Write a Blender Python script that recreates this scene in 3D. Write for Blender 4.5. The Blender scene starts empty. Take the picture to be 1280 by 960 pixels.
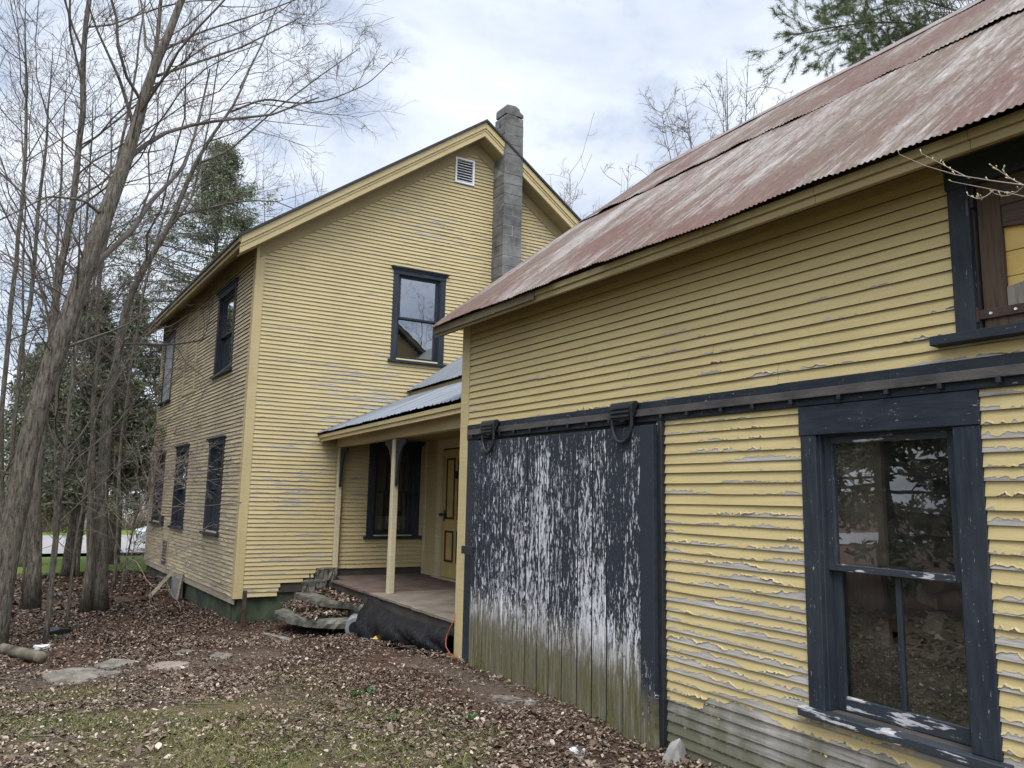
import bpy, math, random
import numpy as np
from mathutils import Matrix, Vector
rng = np.random.default_rng(11)
random.seed(11)
PI = math.pi
S = bpy.context.scene
COL = S.collection

# ------------------------------------------------------------------ camera
YAW, PIT, ROL, FPX = 0.5158998, 0.1470942, 0.0203109, 978.496
def cam_rows():
    f = np.array([math.sin(YAW)*math.cos(PIT), math.cos(YAW)*math.cos(PIT), math.sin(PIT)])
    r = np.cross(f, [0, 0, 1.]); r /= np.linalg.norm(r); u = np.cross(r, f)
    r2 = math.cos(ROL)*r + math.sin(ROL)*u; u2 = -math.sin(ROL)*r + math.cos(ROL)*u
    return r2, u2, f
CR, CU, CF = cam_rows()
def ray(px, py): return CR*(px-640)/FPX - CU*(py-480)/FPX + CF
def aty(px, py, y): r = ray(px, py); return r*(y/r[1])       # point of the plane y = const
def atx(px, py, x): r = ray(px, py); return r*(x/r[0])
cam = bpy.data.cameras.new('camera'); co = bpy.data.objects.new('camera', cam); COL.objects.link(co)
M = Matrix.Identity(4)
for i in range(3): M[i][0] = CR[i]; M[i][1] = CU[i]; M[i][2] = -CF[i]
co.matrix_world = M
cam.sensor_fit = 'HORIZONTAL'; cam.sensor_width = 36; cam.lens = 36*FPX/1280
cam.clip_start = .05; cam.clip_end = 2000
S.camera = co
S.render.resolution_x = 1024; S.render.resolution_y = 768
vs = S.view_settings
vs.view_transform = 'Standard'; vs.look = 'None'; vs.gamma = 1; vs.use_curve_mapping = False
vs.exposure = 0.80

# ------------------------------------------------------------------ noise
def smooth(x, a=0., b=1.):
    t = np.clip((np.asarray(x, float)-a)/(b-a), 0, 1); return t*t*(3-2*t)
def vn1(x, seed):
    i = np.floor(x).astype(np.int64); f = x-i; f = f*f*(3-2*f)
    def h(k):
        k = (k*374761393 + int(seed)*668265263) & 0xffffffff
        k = ((k ^ (k >> 13))*1274126177) & 0xffffffff
        return ((k ^ (k >> 16)) & 0xffffff)/16777215.
    return h(i)*(1-f)+h(i+1)*f
def fbm1(x, seed, o=4):
    s = 0; a = .5; n = 0
    for k in range(o): s = s+a*vn1(x*2**k, seed*7+k); n += a; a *= .55
    return s/n
def vn2(x, y, seed):
    i = np.floor(x).astype(np.int64); j = np.floor(y).astype(np.int64); f = x-i; g = y-j
    f = f*f*(3-2*f); g = g*g*(3-2*g)
    def h(a, b):
        k = (a*374761393 + b*1103515245 + int(seed)*668265263) & 0xffffffff
        k = ((k ^ (k >> 13))*1274126177) & 0xffffffff
        return ((k ^ (k >> 16)) & 0xffffff)/16777215.
    return (h(i, j)*(1-f)+h(i+1, j)*f)*(1-g)+(h(i, j+1)*(1-f)+h(i+1, j+1)*f)*g
def fbm2(x, y, seed, o=4):
    x = np.asarray(x, float); y = np.asarray(y, float)
    s = 0; a = .5; n = 0
    for k in range(o): s = s+a*vn2(x*2**k, y*2**k, seed*7+k); n += a; a *= .5
    return s/n

# ------------------------------------------------------------------ materials
def new_mat(name):
    m = bpy.data.materials.new(name); m.use_nodes = True
    nt = m.node_tree; b = nt.nodes['Principled BSDF']
    return m, nt, b
class N:
    def __init__(s, nt): s.nt = nt; s.co = None
    def n(s, t, **k):
        x = s.nt.nodes.new(t)
        for a, v in k.items():
            if a.startswith('i_'): x.inputs[a[2:].replace('_', ' ')].default_value = v
            else: setattr(x, a, v)
        return x
    def link(s, a, b): s.nt.links.new(a, b)
    def coords(s, scale=(1, 1, 1), kind='Object'):
        if s.co is None: s.co = s.n('ShaderNodeTexCoord')
        m = s.n('ShaderNodeMapping'); m.inputs['Scale'].default_value = scale
        s.link(s.co.outputs[kind], m.inputs['Vector']); return m.outputs['Vector']
    def noise(s, scale, vec, det=4, rough=.55, dist=0):
        x = s.n('ShaderNodeTexNoise'); x.inputs['Scale'].default_value = scale
        x.inputs['Detail'].default_value = det; x.inputs['Roughness'].default_value = rough
        x.inputs['Distortion'].default_value = dist
        s.link(vec, x.inputs['Vector']); return x.outputs['Fac']
    def ramp(s, fac, pts, interp='LINEAR'):
        x = s.n('ShaderNodeValToRGB'); e = x.color_ramp.elements; x.color_ramp.interpolation = interp
        while len(e) < len(pts): e.new(.5)
        for k, (p, c) in enumerate(pts):
            e[k].position = p; e[k].color = (*c, 1) if not isinstance(c, (int, float)) else (c, c, c, 1)
        s.link(fac, x.inputs['Fac']); return x.outputs['Color']
    def mix(s, fac, a, b, mode='MIX'):
        x = s.n('ShaderNodeMix', data_type='RGBA', blend_type=mode)
        for v, k in ((fac, 0), (a, 6), (b, 7)):
            if isinstance(v, (int, float)): x.inputs[k].default_value = v
            elif isinstance(v, tuple): x.inputs[k].default_value = (*v, 1)
            else: s.link(v, x.inputs[k])
        return x.outputs[2]
    def math(s, op, a, b=0., clamp=False):
        x = s.n('ShaderNodeMath', operation=op); x.use_clamp = clamp
        for v, k in ((a, 0), (b, 1)):
            if isinstance(v, (int, float)): x.inputs[k].default_value = v
            else: s.link(v, x.inputs[k])
        return x.outputs[0]
    def sep(s, vec):
        x = s.n('ShaderNodeSeparateXYZ'); s.link(vec, x.inputs[0]); return x.outputs
    def bump(s, h, bsdf, strength=.3, dist=.01):
        x = s.n('ShaderNodeBump'); x.inputs['Strength'].default_value = strength
        x.inputs['Distance'].default_value = dist
        s.link(h, x.inputs['Height']); s.link(x.outputs[0], bsdf.inputs['Normal'])

def mat_simple(name, c, rough=.7, var=.25, scale=6, bump=.15, stretch=(1, 1, 1), metal=0, c2=None):
    m, nt, b = new_mat(name); k = N(nt)
    v = k.coords(stretch)
    f = k.noise(scale, v, 6, .6)
    lo = tuple(x*(1-var) for x in c); hi = c2 or tuple(min(1, x*(1+var)) for x in c)
    k.link(k.ramp(f, [(.3, lo), (.7, hi)]), b.inputs['Base Color'])
    b.inputs['Roughness'].default_value = rough; b.inputs['Metallic'].default_value = metal
    if bump: k.bump(k.noise(scale*6, v, 5, .6), b, bump, .01)
    return m

def mat_paint(name, base, low, stain_z=None, grime=.5):
    """old oil paint on boards: slight fading, thin dark checks, greenish stain near the ground"""
    m, nt, b = new_mat(name); k = N(nt)
    vs_ = k.coords((.7, .7, 14)); vb = k.coords((1, 1, 1)); vf = k.coords((6, 6, 60))
    a = k.noise(3, vs_, 5, .6); g = k.noise(.9, vb, 5, .6)
    col = k.mix(k.ramp(a, [(.3, 0.), (.75, 1.)]), low, base)
    col = k.mix(k.math('MULTIPLY', k.ramp(g, [(.42, 0.), (.72, 1.)]), grime), col, tuple(x*y for x, y in zip(low, (.72, .72, .8))))
    cr = k.ramp(k.noise(7, vf, 4, .65, .4), [(.62, 0.), (.68, 1.)])
    col = k.mix(k.math('MULTIPLY', cr, .55), col, (.17, .13, .075))
    sp = k.ramp(k.noise(38, k.coords((1, 1, 2.4)), 3, .6), [(.66, 0.), (.7, 1.)])
    col = k.mix(k.math('MULTIPLY', sp, .35), col, (.24, .2, .13))
    if stain_z:
        z = k.sep(k.coords())[2]
        zz = k.math('ADD', z, k.math('MULTIPLY', k.noise(2.2, vb, 5, .65), .7))
        st = k.ramp(k.math('MULTIPLY', k.math('SUBTRACT', stain_z+.35, zz), 2., True), [(0., 0.), (.5, .75), (1., .9)])
        col = k.mix(st, col, (.17, .145, .04))
    k.link(col, b.inputs['Base Color']); b.inputs['Roughness'].default_value = .62
    b.inputs['Specular IOR Level'].default_value = .3
    k.bump(k.noise(5, vf, 5, .6), b, .22, .004)
    return m

def mat_oldwood(name, light, dark, moss_z=None, vertical=False, mossc=(.075, .075, .022)):
    m, nt, b = new_mat(name); k = N(nt)
    st = (28, 28, 1.6) if vertical else (1.6, 1.6, 34)
    v = k.coords(st)
    f = k.noise(2.2, v, 8, .65); g = k.noise(1.3, k.coords(), 4)
    col = k.ramp(f, [(.28, dark), (.52, light), (.8, tuple(min(1, x*1.25) for x in light))])
    col = k.mix(k.math('MULTIPLY', k.ramp(g, [(.4, 0.), (.7, 1.)]), .4), col, dark)
    if moss_z is not None:
        z = k.sep(k.coords())[2]
        zz = k.math('ADD', z, k.math('MULTIPLY', k.math('SUBTRACT', k.noise(3, k.coords((1, 1, .5)), 5, .65), .5), 1.0))
        w = k.math('MULTIPLY', k.math('SUBTRACT', moss_z, zz), 2.6, True)
        col = k.mix(k.math('MULTIPLY', w, .8), col, k.mix(f, mossc, tuple(x*.45 for x in mossc)))
    k.link(col, b.inputs['Base Color']); b.inputs['Roughness'].default_value = .85
    k.bump(f, b, .4, .006)
    return m

YEL = (.53, .425, .205); YELL = (.445, .35, .16)
M_BARNPAINT = mat_paint('barn yellow paint', YEL, YELL, .25, .35)
M_HOUSEPAINT = mat_paint('house yellow paint', (.51, .415, .22), (.425, .34, .17), .30, .4)
M_SIDEPAINT = mat_paint('faded ochre paint', (.56, .465, .285), (.43, .355, .215), .35, .6)
M_BUTT = mat_simple('lap shadow board edge', (.045, .036, .022), .95, .4, 9, .2)  # near-black undersides: paints the shadow line below each lapped board
M_TRIM = mat_paint('trim yellow paint', (.50, .405, .215), (.42, .335, .165), None, .5)
M_POST = mat_paint('worn cream post paint', (.58, .50, .32), (.46, .395, .25), .2, .5)
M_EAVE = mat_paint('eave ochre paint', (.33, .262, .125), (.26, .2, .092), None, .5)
M_BARE = mat_oldwood('bare grey clapboard', (.37, .345, .315), (.14, .125, .105), .62)
M_SIDEBARE = mat_oldwood('weathered brown clapboard', (.40, .335, .245), (.17, .135, .095))
M_DOORWOOD = mat_oldwood('weathered plank', (.20, .185, .15), (.09, .08, .06), None, True)
M_BROWN = mat_oldwood('brown stained wood', (.075, .048, .028), (.022, .014, .009), None, True)
M_DECK = mat_oldwood('deck boards', (.21, .175, .135), (.1, .08, .06))
M_DECKRED = mat_simple('worn red brown deck paint', (.115, .078, .062), .85, .45, 4, .3)
def mat_slate(name, vert):
    m, nt, b = new_mat(name); k = N(nt)
    st = (14, 14, 1.5) if vert else (1.5, 1.5, 14)
    n1 = k.noise(2.4, k.coords(st), 7, .68, .3); n2 = k.noise(1.1, k.coords(), 5, .6); n3 = k.noise(5, k.coords(tuple(q*.9+1.5 for q in st)), 5, .72)
    col = k.ramp(n1, [(.3, (.011, .015, .021)), (.55, (.02, .026, .035)), (.75, (.036, .044, .055))])
    col = k.mix(k.math('MULTIPLY', k.ramp(n2, [(.42, 0.), (.68, 1.)]), .45), col, (.05, .056, .062))
    col = k.mix(k.ramp(n3, [(.655, 0.), (.67, 1.)]), col, (.26, .25, .23))
    k.link(col, b.inputs['Base Color']); b.inputs['Roughness'].default_value = .62; b.inputs['Specular IOR Level'].default_value = .22
    k.bump(k.math('ADD', n1, k.math('MULTIPLY', n3, .5)), b, .4, .006); return m
M_SLATE = mat_slate('slate blue paint', True); M_SLATEH = mat_slate('slate blue board paint', False)
M_IRON = mat_simple('black painted iron', (.014, .016, .02), .45, .4, 8, .3)
M_RUSTIRON = mat_simple('rusty iron', (.045, .025, .018), .85, .5, 9, .3)
M_DARK = mat_simple('dark interior board', (.05, .042, .035), .9, .3, 3, .1)
M_PLASTER = mat_simple('dim plaster', (.12, .105, .085), .9, .2, 2, .05)
M_WHITE = mat_simple('white paint', (.72, .73, .75), .6, .1, 3, .1)
M_CURTAIN = mat_simple('curtain cloth', (.30, .28, .25), .9, .4, 4, .2, (6, 6, .6))
M_SHINGLE = mat_simple('dark roof shingle', (.035, .033, .034), .9, .4, 14, .4)
M_BLOCK = mat_simple('grey concrete block', (.115, .112, .105), .92, .5, 4, .7)
M_FOUND = mat_simple('mossy foundation', (.03, .033, .025), .95, .55, 3.5, .6, (1, 1, .8), 0, (.062, .085, .042))
M_STONE = mat_simple('grey stone', (.165, .145, .118), .92, .55, 7, 1.)
M_STONER = mat_simple('reddish stone', (.24, .185, .16), .9, .3, 5, .5)
M_LEDGE = mat_simple('mossy concrete slab', (.065, .062, .045), .95, .55, 5, .8, (1, 1, 1), 0, (.19, .18, .145))
M_TARP = mat_simple('black plastic sheet', (.006, .007, .009), .42, .4, 4, .5)
M_TARP.node_tree.nodes['Principled BSDF'].inputs['Specular IOR Level'].default_value = .3
_nt = M_TARP.node_tree; _k = N(_nt); _k.bump(_k.noise(5, _k.coords((1, 1, .6)), 7, .62, 1.2), _nt.nodes['Principled BSDF'], .9, .08)
M_CORD = mat_simple('orange cord', (.30, .075, .035), .6, .2, 4, 0)
def mat_bark():
    m, nt, b = new_mat('furrowed bark'); k = N(nt)
    v = k.coords((11, 11, 1.9)); n1 = k.noise(3.2, v, 9, .72, .6); n2 = k.noise(1.6, k.coords(), 5, .65); n3 = k.noise(9, k.coords((4, 4, 3)), 4, .7)
    col = k.ramp(n1, [(.38, (.03, .025, .02)), (.47, (.12, .102, .082)), (.60, (.215, .19, .158)), (.78, (.31, .285, .245))])
    col = k.mix(k.ramp(n2, [(.45, 0.), (.68, .55)]), col, (.095, .098, .062))
    col = k.mix(k.ramp(n3, [(.60, 0.), (.68, .5)]), col, (.27, .27, .245))
    k.link(col, b.inputs['Base Color']); b.inputs['Roughness'].default_value = .95; b.inputs['Specular IOR Level'].default_value = .15
    k.bump(n1, b, 1., .035); return m
M_BARK = mat_bark()
M_TWIG = mat_simple('twig bark', (.10, .082, .068), .9, .3, 3, 0)
M_TWIGPALE = mat_simple('pale twig bark', (.25, .2, .165), .9, .25, 3, 0)
M_WRACK = mat_simple('branch bark', (.12, .095, .072), .95, .4, 4, .5)
M_CONCR = mat_simple('pale concrete', (.26, .255, .235), .9, .35, 7, .5)
M_TIN = None

def mat_foliage(name, c1, c2):
    m, nt, b = new_mat(name); k = N(nt)
    a = k.n('ShaderNodeAttribute'); a.attribute_name = 'shade'
    k.link(k.ramp(a.outputs['Fac'], [(0., c1), (1., c2)]), b.inputs['Base Color'])
    b.inputs['Roughness'].default_value = .65
    b.inputs['Specular IOR Level'].default_value = .3
    return m
M_CEDAR = mat_foliage('cedar foliage', (.045, .062, .03), (.21, .24, .13))
M_PINE = mat_foliage('pine needles', (.07, .105, .045), (.23, .28, .13))
M_BRUSH = mat_foliage('bare brush', (.12, .085, .06), (.26, .2, .14))
M_GRASS = mat_foliage('grass blades', (.045, .07, .018), (.24, .215, .085))

def mat_leaf():
    m, nt, b = new_mat('dead leaves'); k = N(nt)
    a = k.n('ShaderNodeAttribute'); a.attribute_name = 'shade'
    c = k.ramp(a.outputs['Fac'], [(0., (.03, .018, .012)), (.3, (.095, .062, .042)), (.6, (.21, .15, .105)), (.85, (.36, .285, .21)), (1., (.48, .41, .33))])
    k.link(c, b.inputs['Base Color']); b.inputs['Roughness'].default_value = .6
    b.inputs['Specular IOR Level'].default_value = .35
    return m
M_LEAF = mat_leaf()

def mat_ground():
    m, nt, b = new_mat('ground'); k = N(nt)
    v = k.coords()
    a = k.n('ShaderNodeAttribute'); a.attribute_name = 'zone'
    z = k.sep(a.outputs['Color'])
    f1 = k.noise(30, v, 6, .7); f2 = k.noise(4, v, 5, .6); f3 = k.noise(7, v, 8, .78)
    litter = k.ramp(f1, [(.3, (.035, .021, .014)), (.5, (.085, .05, .034)), (.7, (.16, .105, .075))])
    dirt = k.ramp(f1, [(.3, (.075, .055, .04)), (.7, (.15, .115, .085))])
    grass = k.ramp(f3, [(.28, (.075, .058, .036)), (.45, (.135, .105, .06)), (.6, (.115, .11, .042)), (.75, (.06, .095, .022))])
    lawn = k.ramp(f3, [(.3, (.085, .135, .025)), (.55, (.14, .205, .04)), (.75, (.18, .22, .07))])
    gm = k.math('ADD', z[0], k.math('MULTIPLY', k.math('SUBTRACT', f2, .5), 1.2), False)
    col = k.mix(k.ramp(z[1], [(.2, 0.), (.8, 1.)]), litter, dirt)
    col = k.mix(k.ramp(gm, [(.35, 0.), (.62, 1.)]), col, grass)
    col = k.mix(k.ramp(z[2], [(.4, 0.), (.6, 1.)]), col, lawn)
    k.link(col, b.inputs['Base Color']); b.inputs['Roughness'].default_value = .95
    b.inputs['Specular IOR Level'].default_value = .15
    k.bump(k.noise(40, v, 6, .7), b, .8, .03)
    return m
M_GROUND = mat_ground()
M_ROAD = mat_simple('pale asphalt road', (.25, .235, .225), .9, .15, 1.2, .1)

def mat_rusty_roof():
    m, nt, b = new_mat('rusted corrugated steel'); k = N(nt)
    uv = k.n('ShaderNodeUVMap'); uv.uv_map = 'uv'
    def mp(sx, sy):
        q = k.n('ShaderNodeMapping'); q.inputs['Scale'].default_value = (sx, sy, 1); k.link(uv.outputs[0], q.inputs[0]); return q.outputs[0]
    s = k.sep(uv.outputs[0])
    sheet = k.n('ShaderNodeTexWhiteNoise', noise_dimensions='1D')
    k.link(k.math('FLOOR', k.math('DIVIDE', s[0], .66)), sheet.inputs['W'])
    streak = k.noise(1, mp(13, 1.5), 9, .72, .6); fine = k.noise(1, mp(46, 7), 7, .74)
    patch = k.noise(1, mp(1.1, .55), 4, .6, .5)
    rust = k.ramp(fine, [(.25, (.05, .026, .022)), (.5, (.112, .064, .052)), (.75, (.18, .118, .098))])
    rust = k.mix(k.ramp(patch, [(.35, 0.), (.65, .7)]), rust, (.135, .118, .085))
    rust = k.mix(k.math('MULTIPLY', sheet.outputs['Value'], .35), rust, (.12, .062, .05))
    w = k.math('ADD', k.math('MULTIPLY', streak, .9), k.math('MULTIPLY', fine, .35))
    w = k.math('ADD', w, k.math('MULTIPLY', k.math('SUBTRACT', patch, .5), .75))
    w = k.math('ADD', w, k.math('MULTIPLY', k.math('SUBTRACT', sheet.outputs['Value'], .5), .12))
    wm = k.ramp(w, [(.61, 0.), (.72, .35), (.83, .7), (.93, .9)])
    col = k.mix(wm, rust, k.ramp(fine, [(.3, (.2, .18, .165)), (.7, (.42, .40, .385))]))
    lich = k.ramp(k.noise(1, mp(3, 1.4), 6, .7), [(.62, 0.), (.72, .6)])
    col = k.mix(lich, col, (.19, .175, .11))
    k.link(col, b.inputs['Base Color'])
    b.inputs['Roughness'].default_value = .75; b.inputs['Specular IOR Level'].default_value = .2
    rr = k.math('FRACT', k.math('DIVIDE', s[0], .66)); lap = k.ramp(rr, [(.0, 1.), (.03, 0.)])
    k.link(k.mix(k.math('MULTIPLY', lap, .6), col, (.07, .042, .034)), b.inputs['Base Color'])
    nd = k.math('LESS_THAN', k.math('ADD', k.math('POWER', k.math('MULTIPLY', k.math('SUBTRACT', k.math('FRACT', k.math('DIVIDE', s[0], .138)), .5), .138), 2.), k.math('POWER', k.math('MULTIPLY', k.math('SUBTRACT', k.math('FRACT', k.math('DIVIDE', s[1], .61)), .5), .61), 2.)), .00011)
    k.link(k.mix(k.math('MULTIPLY', nd, .8), b.inputs['Base Color'].links[0].from_socket, (.05, .028, .02)), b.inputs['Base Color'])
    k.bump(k.noise(1, mp(40, 20), 5, .7), b, .2, .004)
    return m
M_RUSTROOF = mat_rusty_roof()
M_METALROOF = mat_simple('grey blue metal roofing', (.125, .14, .16), .55, .25, 1.5, .08, (.5, 8, .5), 0, (.215, .235, .26))

def mat_plankpaint(bias=0., low=0.):
    """dark paint flaking off vertical planks down to white primer, bare mossy wood at the foot"""
    m, nt, b = new_mat('flaking slate paint on planks'); k = N(nt)
    v = k.coords((1, 17, 3.6)); vf = k.coords((1, 62, 13)); vg = k.coords((1, 40, 1.3)); vo = k.coords()
    z = k.sep(vo)[2]
    pl = k.n('ShaderNodeTexWhiteNoise', noise_dimensions='1D')
    k.link(k.math('FLOOR', k.math('MULTIPLY', k.sep(vo)[1], 4.9)), pl.inputs['W'])
    n1 = k.noise(2., v, 7, .68, .35); n2 = k.noise(2., vf, 5, .7)
    big = k.noise(1.2, k.coords((1, 2, .8)), 4, .6)
    amt = k.math('ADD', k.math('ADD', k.math('MULTIPLY', n1, .58), bias+.004), k.math('MULTIPLY', n2, .48))
    amt = k.math('ADD', amt, k.math('MULTIPLY', k.math('SUBTRACT', big, .5), .2))
    amt = k.math('ADD', amt, k.math('MULTIPLY', k.math('SUBTRACT', pl.outputs['Value'], .5), .055))
    # z measured from the barn's origin: the door runs from about 0 to 2.2
    grad = k.ramp(k.math('DIVIDE', z, 2.3), [(.24, .12), (.37, .05), (.56, .03), (.9, .026), (.98, .01)])
    hi = k.math('MULTIPLY', k.math('SUBTRACT', k.math('DIVIDE', z, 2.3), .90, True), -.3)
    amt = k.math('ADD', k.math('ADD', amt, grad), hi)
    flake = k.ramp(amt, [(.598, 0.), (.612, 1.)])
    ng = k.noise(1.6, vg, 6, .65)
    primer = k.ramp(ng, [(.3, (.36, .36, .375)), (.6, (.6, .6, .62))])
    paint = k.ramp(n2, [(.3, (.013, .017, .024)), (.7, (.03, .036, .047))])
    col = k.mix(flake, paint, primer)
    wood = k.ramp(ng, [(.25, (.05, .043, .032)), (.5, (.145, .13, .10)), (.78, (.30, .285, .24))])
    moss = k.ramp(k.noise(3, k.coords((1, 10, 1.1)), 6, .65), [(.34, 0.), (.6, .9)])
    mz = k.math('MULTIPLY', k.math('SUBTRACT', .74, z), 2.4, True)
    wood = k.mix(k.math('MULTIPLY', moss, mz), wood, k.ramp(n2, [(.28, (.026, .026, .008)), (.5, (.085, .08, .02)), (.72, (.17, .155, .045))]))
    wz = k.math('ADD', k.math('ADD', z, low), k.math('MULTIPLY', k.math('SUBTRACT', n1, .5), .75))
    wz = k.math('ADD', wz, k.math('MULTIPLY', k.math('SUBTRACT', ng, .5), .5))
    wz = k.math('ADD', wz, k.math('MULTIPLY', k.sep(vo)[1], -.035))
    wm = k.ramp(wz, [(.46, 1.), (.76, 0.)])
    col = k.mix(wm, col, wood)
    k.link(col, b.inputs['Base Color']); b.inputs['Roughness'].default_value = .72
    b.inputs['Specular IOR Level'].default_value = .3
    k.bump(k.math('ADD', k.math('MULTIPLY', flake, -.6), k.math('MULTIPLY', ng, .5)), b, .5, .006)
    return m
M_PLANK = mat_plankpaint()
M_STILE = mat_plankpaint(-.10, .28)

def mat_wornslate(name, horiz):
    m, nt, b = new_mat(name); k = N(nt)
    v = k.coords((3, 3, 30) if horiz else (30, 30, 3))
    n = k.noise(1.5, v, 7, .68, .3); g = k.noise(3, k.coords((2, 2, 2)), 4)
    am = k.math('ADD', n, k.math('MULTIPLY', k.math('SUBTRACT', g, .5), .5))
    col = k.mix(k.ramp(am, [(.575, 0.), (.60, 1.)]), (.022, .028, .036), k.ramp(n, [(.4, (.25, .25, .25)), (.7, (.52, .52, .52))]))
    k.link(col, b.inputs['Base Color']); b.inputs['Roughness'].default_value = .6
    k.bump(am, b, .4, .006)
    return m
M_WORN = mat_wornslate('worn slate paint on sill', True)

def mat_glass(name, dirt=.06, refl=1., base=.0, wav=.05):
    m, nt, b = new_mat(name); k = N(nt)
    out = nt.nodes['Material Output']
    gl = k.n('ShaderNodeBsdfGlossy'); gl.inputs['Roughness'].default_value = .01; gl.inputs['Color'].default_value = (.95*refl, .97*refl, refl, 1)
    tr = k.n('ShaderNodeBsdfTransparent'); tr.inputs['Color'].default_value = (.55, .56, .54, 1)
    df = k.n('ShaderNodeBsdfDiffuse'); df.inputs['Color'].default_value = (.4, .39, .36, 1)
    fr = k.n('ShaderNodeFresnel'); fr.inputs['IOR'].default_value = 1.52
    bp = k.n('ShaderNodeBump'); bp.inputs['Strength'].default_value = wav; bp.inputs['Distance'].default_value = .02
    k.link(k.noise(3.5, k.coords(), 2, .4), bp.inputs['Height'])
    k.link(bp.outputs[0], gl.inputs['Normal'])
    f2 = k.math('ADD', k.math('MULTIPLY', fr.outputs[0], 1.6), base, True)
    m1 = k.n('ShaderNodeMixShader'); k.link(f2, m1.inputs[0]); k.link(tr.outputs[0], m1.inputs[1]); k.link(gl.outputs[0], m1.inputs[2])
    m2 = k.n('ShaderNodeMixShader')
    dn = k.noise(5, k.coords((1, 1, 1.4)), 6, .7, .4); sc = k.noise(9, k.coords((1, 1, 3)), 3, .5, 2.5)
    d = k.math('ADD', k.math('MULTIPLY', k.ramp(dn, [(.35, 0.), (.75, 1.)]), dirt), k.math('MULTIPLY', k.ramp(sc, [(.495, 0.), (.5, 1.), (.505, 0.)]), dirt*.6))
    k.link(d, m2.inputs[0])
    k.link(m1.outputs[0], m2.inputs[1]); k.link(df.outputs[0], m2.inputs[2])
    k.link(m2.outputs[0], out.inputs['Surface'])
    return m
M_GLASS = mat_glass('window glass', .02, 1., .24, .035)
M_DUSTY = mat_glass('dusty window glass', .05, 1., .03, .03)

# ------------------------------------------------------------------ mesh building
ROOTLOC = {}
def rootloc(o):
    while o.parent: o = o.parent
    return ROOTLOC.get(o.name, (0, 0, 0))
def tag(o, label=None, cat=None, group=None, kind=None):
    if label: o['label'] = label
    if cat: o['category'] = cat
    if group: o['group'] = group
    if kind: o['kind'] = kind
    return o
def empty(name, loc, label, cat, group=None):
    o = bpy.data.objects.new(name, None); COL.objects.link(o); o.location = loc
    o.empty_display_size = .2
    ROOTLOC[o.name] = tuple(loc); return tag(o, label, cat, group)
class MB:
    def __init__(s, deform=None): s.V = []; s.F = []; s.MI = []; s.nv = 0; s.deform = deform; s.uv = None; s.att = None
    def add(s, verts, faces, mi=0):
        v = np.asarray(verts, float).reshape(-1, 3)
        s.V.append(v)
        for f in faces: s.F.append([i+s.nv for i in f]); s.MI.append(mi)
        s.nv += len(v); return s
    def quads(s, verts, q, mi):
        v = np.asarray(verts, float).reshape(-1, 3); q = np.asarray(q)+s.nv
        s.V.append(v); s.F.extend(q.tolist())
        s.MI.extend(list(mi) if hasattr(mi, '__len__') else [mi]*len(q)); s.nv += len(v); return s
    def grid(s, P, mi=0, mask=None):
        """P (r, n, 3) rows of points -> quads; mi scalar or (r-1, n-1)"""
        P = np.asarray(P, float); r, n, _ = P.shape
        i = np.arange(r-1)[:, None]*n+np.arange(n-1)[None, :]
        q = np.stack([i, i+1, i+n+1, i+n], -1).reshape(-1, 4)
        m = np.full((r-1, n-1), mi).reshape(-1) if not hasattr(mi, 'shape') else mi.reshape(-1)
        if mask is not None: k = mask.reshape(-1); q = q[k]; m = m[k]
        return s.quads(P.reshape(-1, 3), q, m.tolist())
    def box(s, x0, x1, y0, y1, z0, z1, mi=0, fr=None, jit=0):
        c = np.array([[x, y, z] for z in (z0, z1) for y in (y0, y1) for x in (x0, x1)], float)
        if jit: c += rng.uniform(-jit, jit, c.shape)
        if fr: c = fr(c)
        return s.add(c, [(0, 2, 3, 1), (4, 5, 7, 6), (0, 1, 5, 4), (2, 6, 7, 3), (0, 4, 6, 2), (1, 3, 7, 5)], mi)
    def prism(s, poly, w0, w1, fr, mi=0):
        """poly in (u, z), extruded along w, fr maps (u, w, z) arrays to world"""
        n = len(poly)
        a = fr(np.array([[p[0], w0, p[1]] for p in poly], float)); b = fr(np.array([[p[0], w1, p[1]] for p in poly], float))
        f = [tuple(range(n)), tuple(range(2*n-1, n-1, -1))]+[(i, i+n, (i+1) % n+n, (i+1) % n) for i in range(n)]
        return s.add(np.vstack([a, b]), f, mi)
    def tube(s, pts, rad, sides=8, mi=0, cap=True):
        pts = np.asarray(pts, float); n = len(pts); rad = np.broadcast_to(np.asarray(rad, float), (n,))
        V = tube_batch(pts[None], rad[None], sides)[0]
        q = tube_faces(n, sides); s.quads(V, q, mi)
        if cap:
            s.V.append(np.zeros((0, 3)))
            b = s.nv-n*sides
            s.F.append([b+i for i in range(sides)][::-1]); s.F.append([b+(n-1)*sides+i for i in range(sides)]); s.MI += [mi, mi]
        return s
    def build(s, name, mats, parent=None, bevel=0, smooth_=False):
        V = np.vstack(s.V)
        if s.deform: V = s.deform(V)
        if parent is not None: V = V-np.array(rootloc(parent))
        me = bpy.data.meshes.new(name)
        me.from_pydata(V.tolist(), [], s.F)
        if not isinstance(mats, (list, tuple)): mats = [mats]
        for m in mats: me.materials.append(m)
        me.polygons.foreach_set('material_index', np.array(s.MI, dtype=np.int32))
        if smooth_: me.polygons.foreach_set('use_smooth', np.ones(len(s.F), dtype=bool))
        me.update()
        o = bpy.data.objects.new(name, me); COL.objects.link(o)
        if parent is not None: o.parent = parent
        if bevel:
            b = o.modifiers.new('bevel', 'BEVEL'); b.width = bevel; b.segments = 1; b.limit_method = 'ANGLE'
        return o
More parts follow.
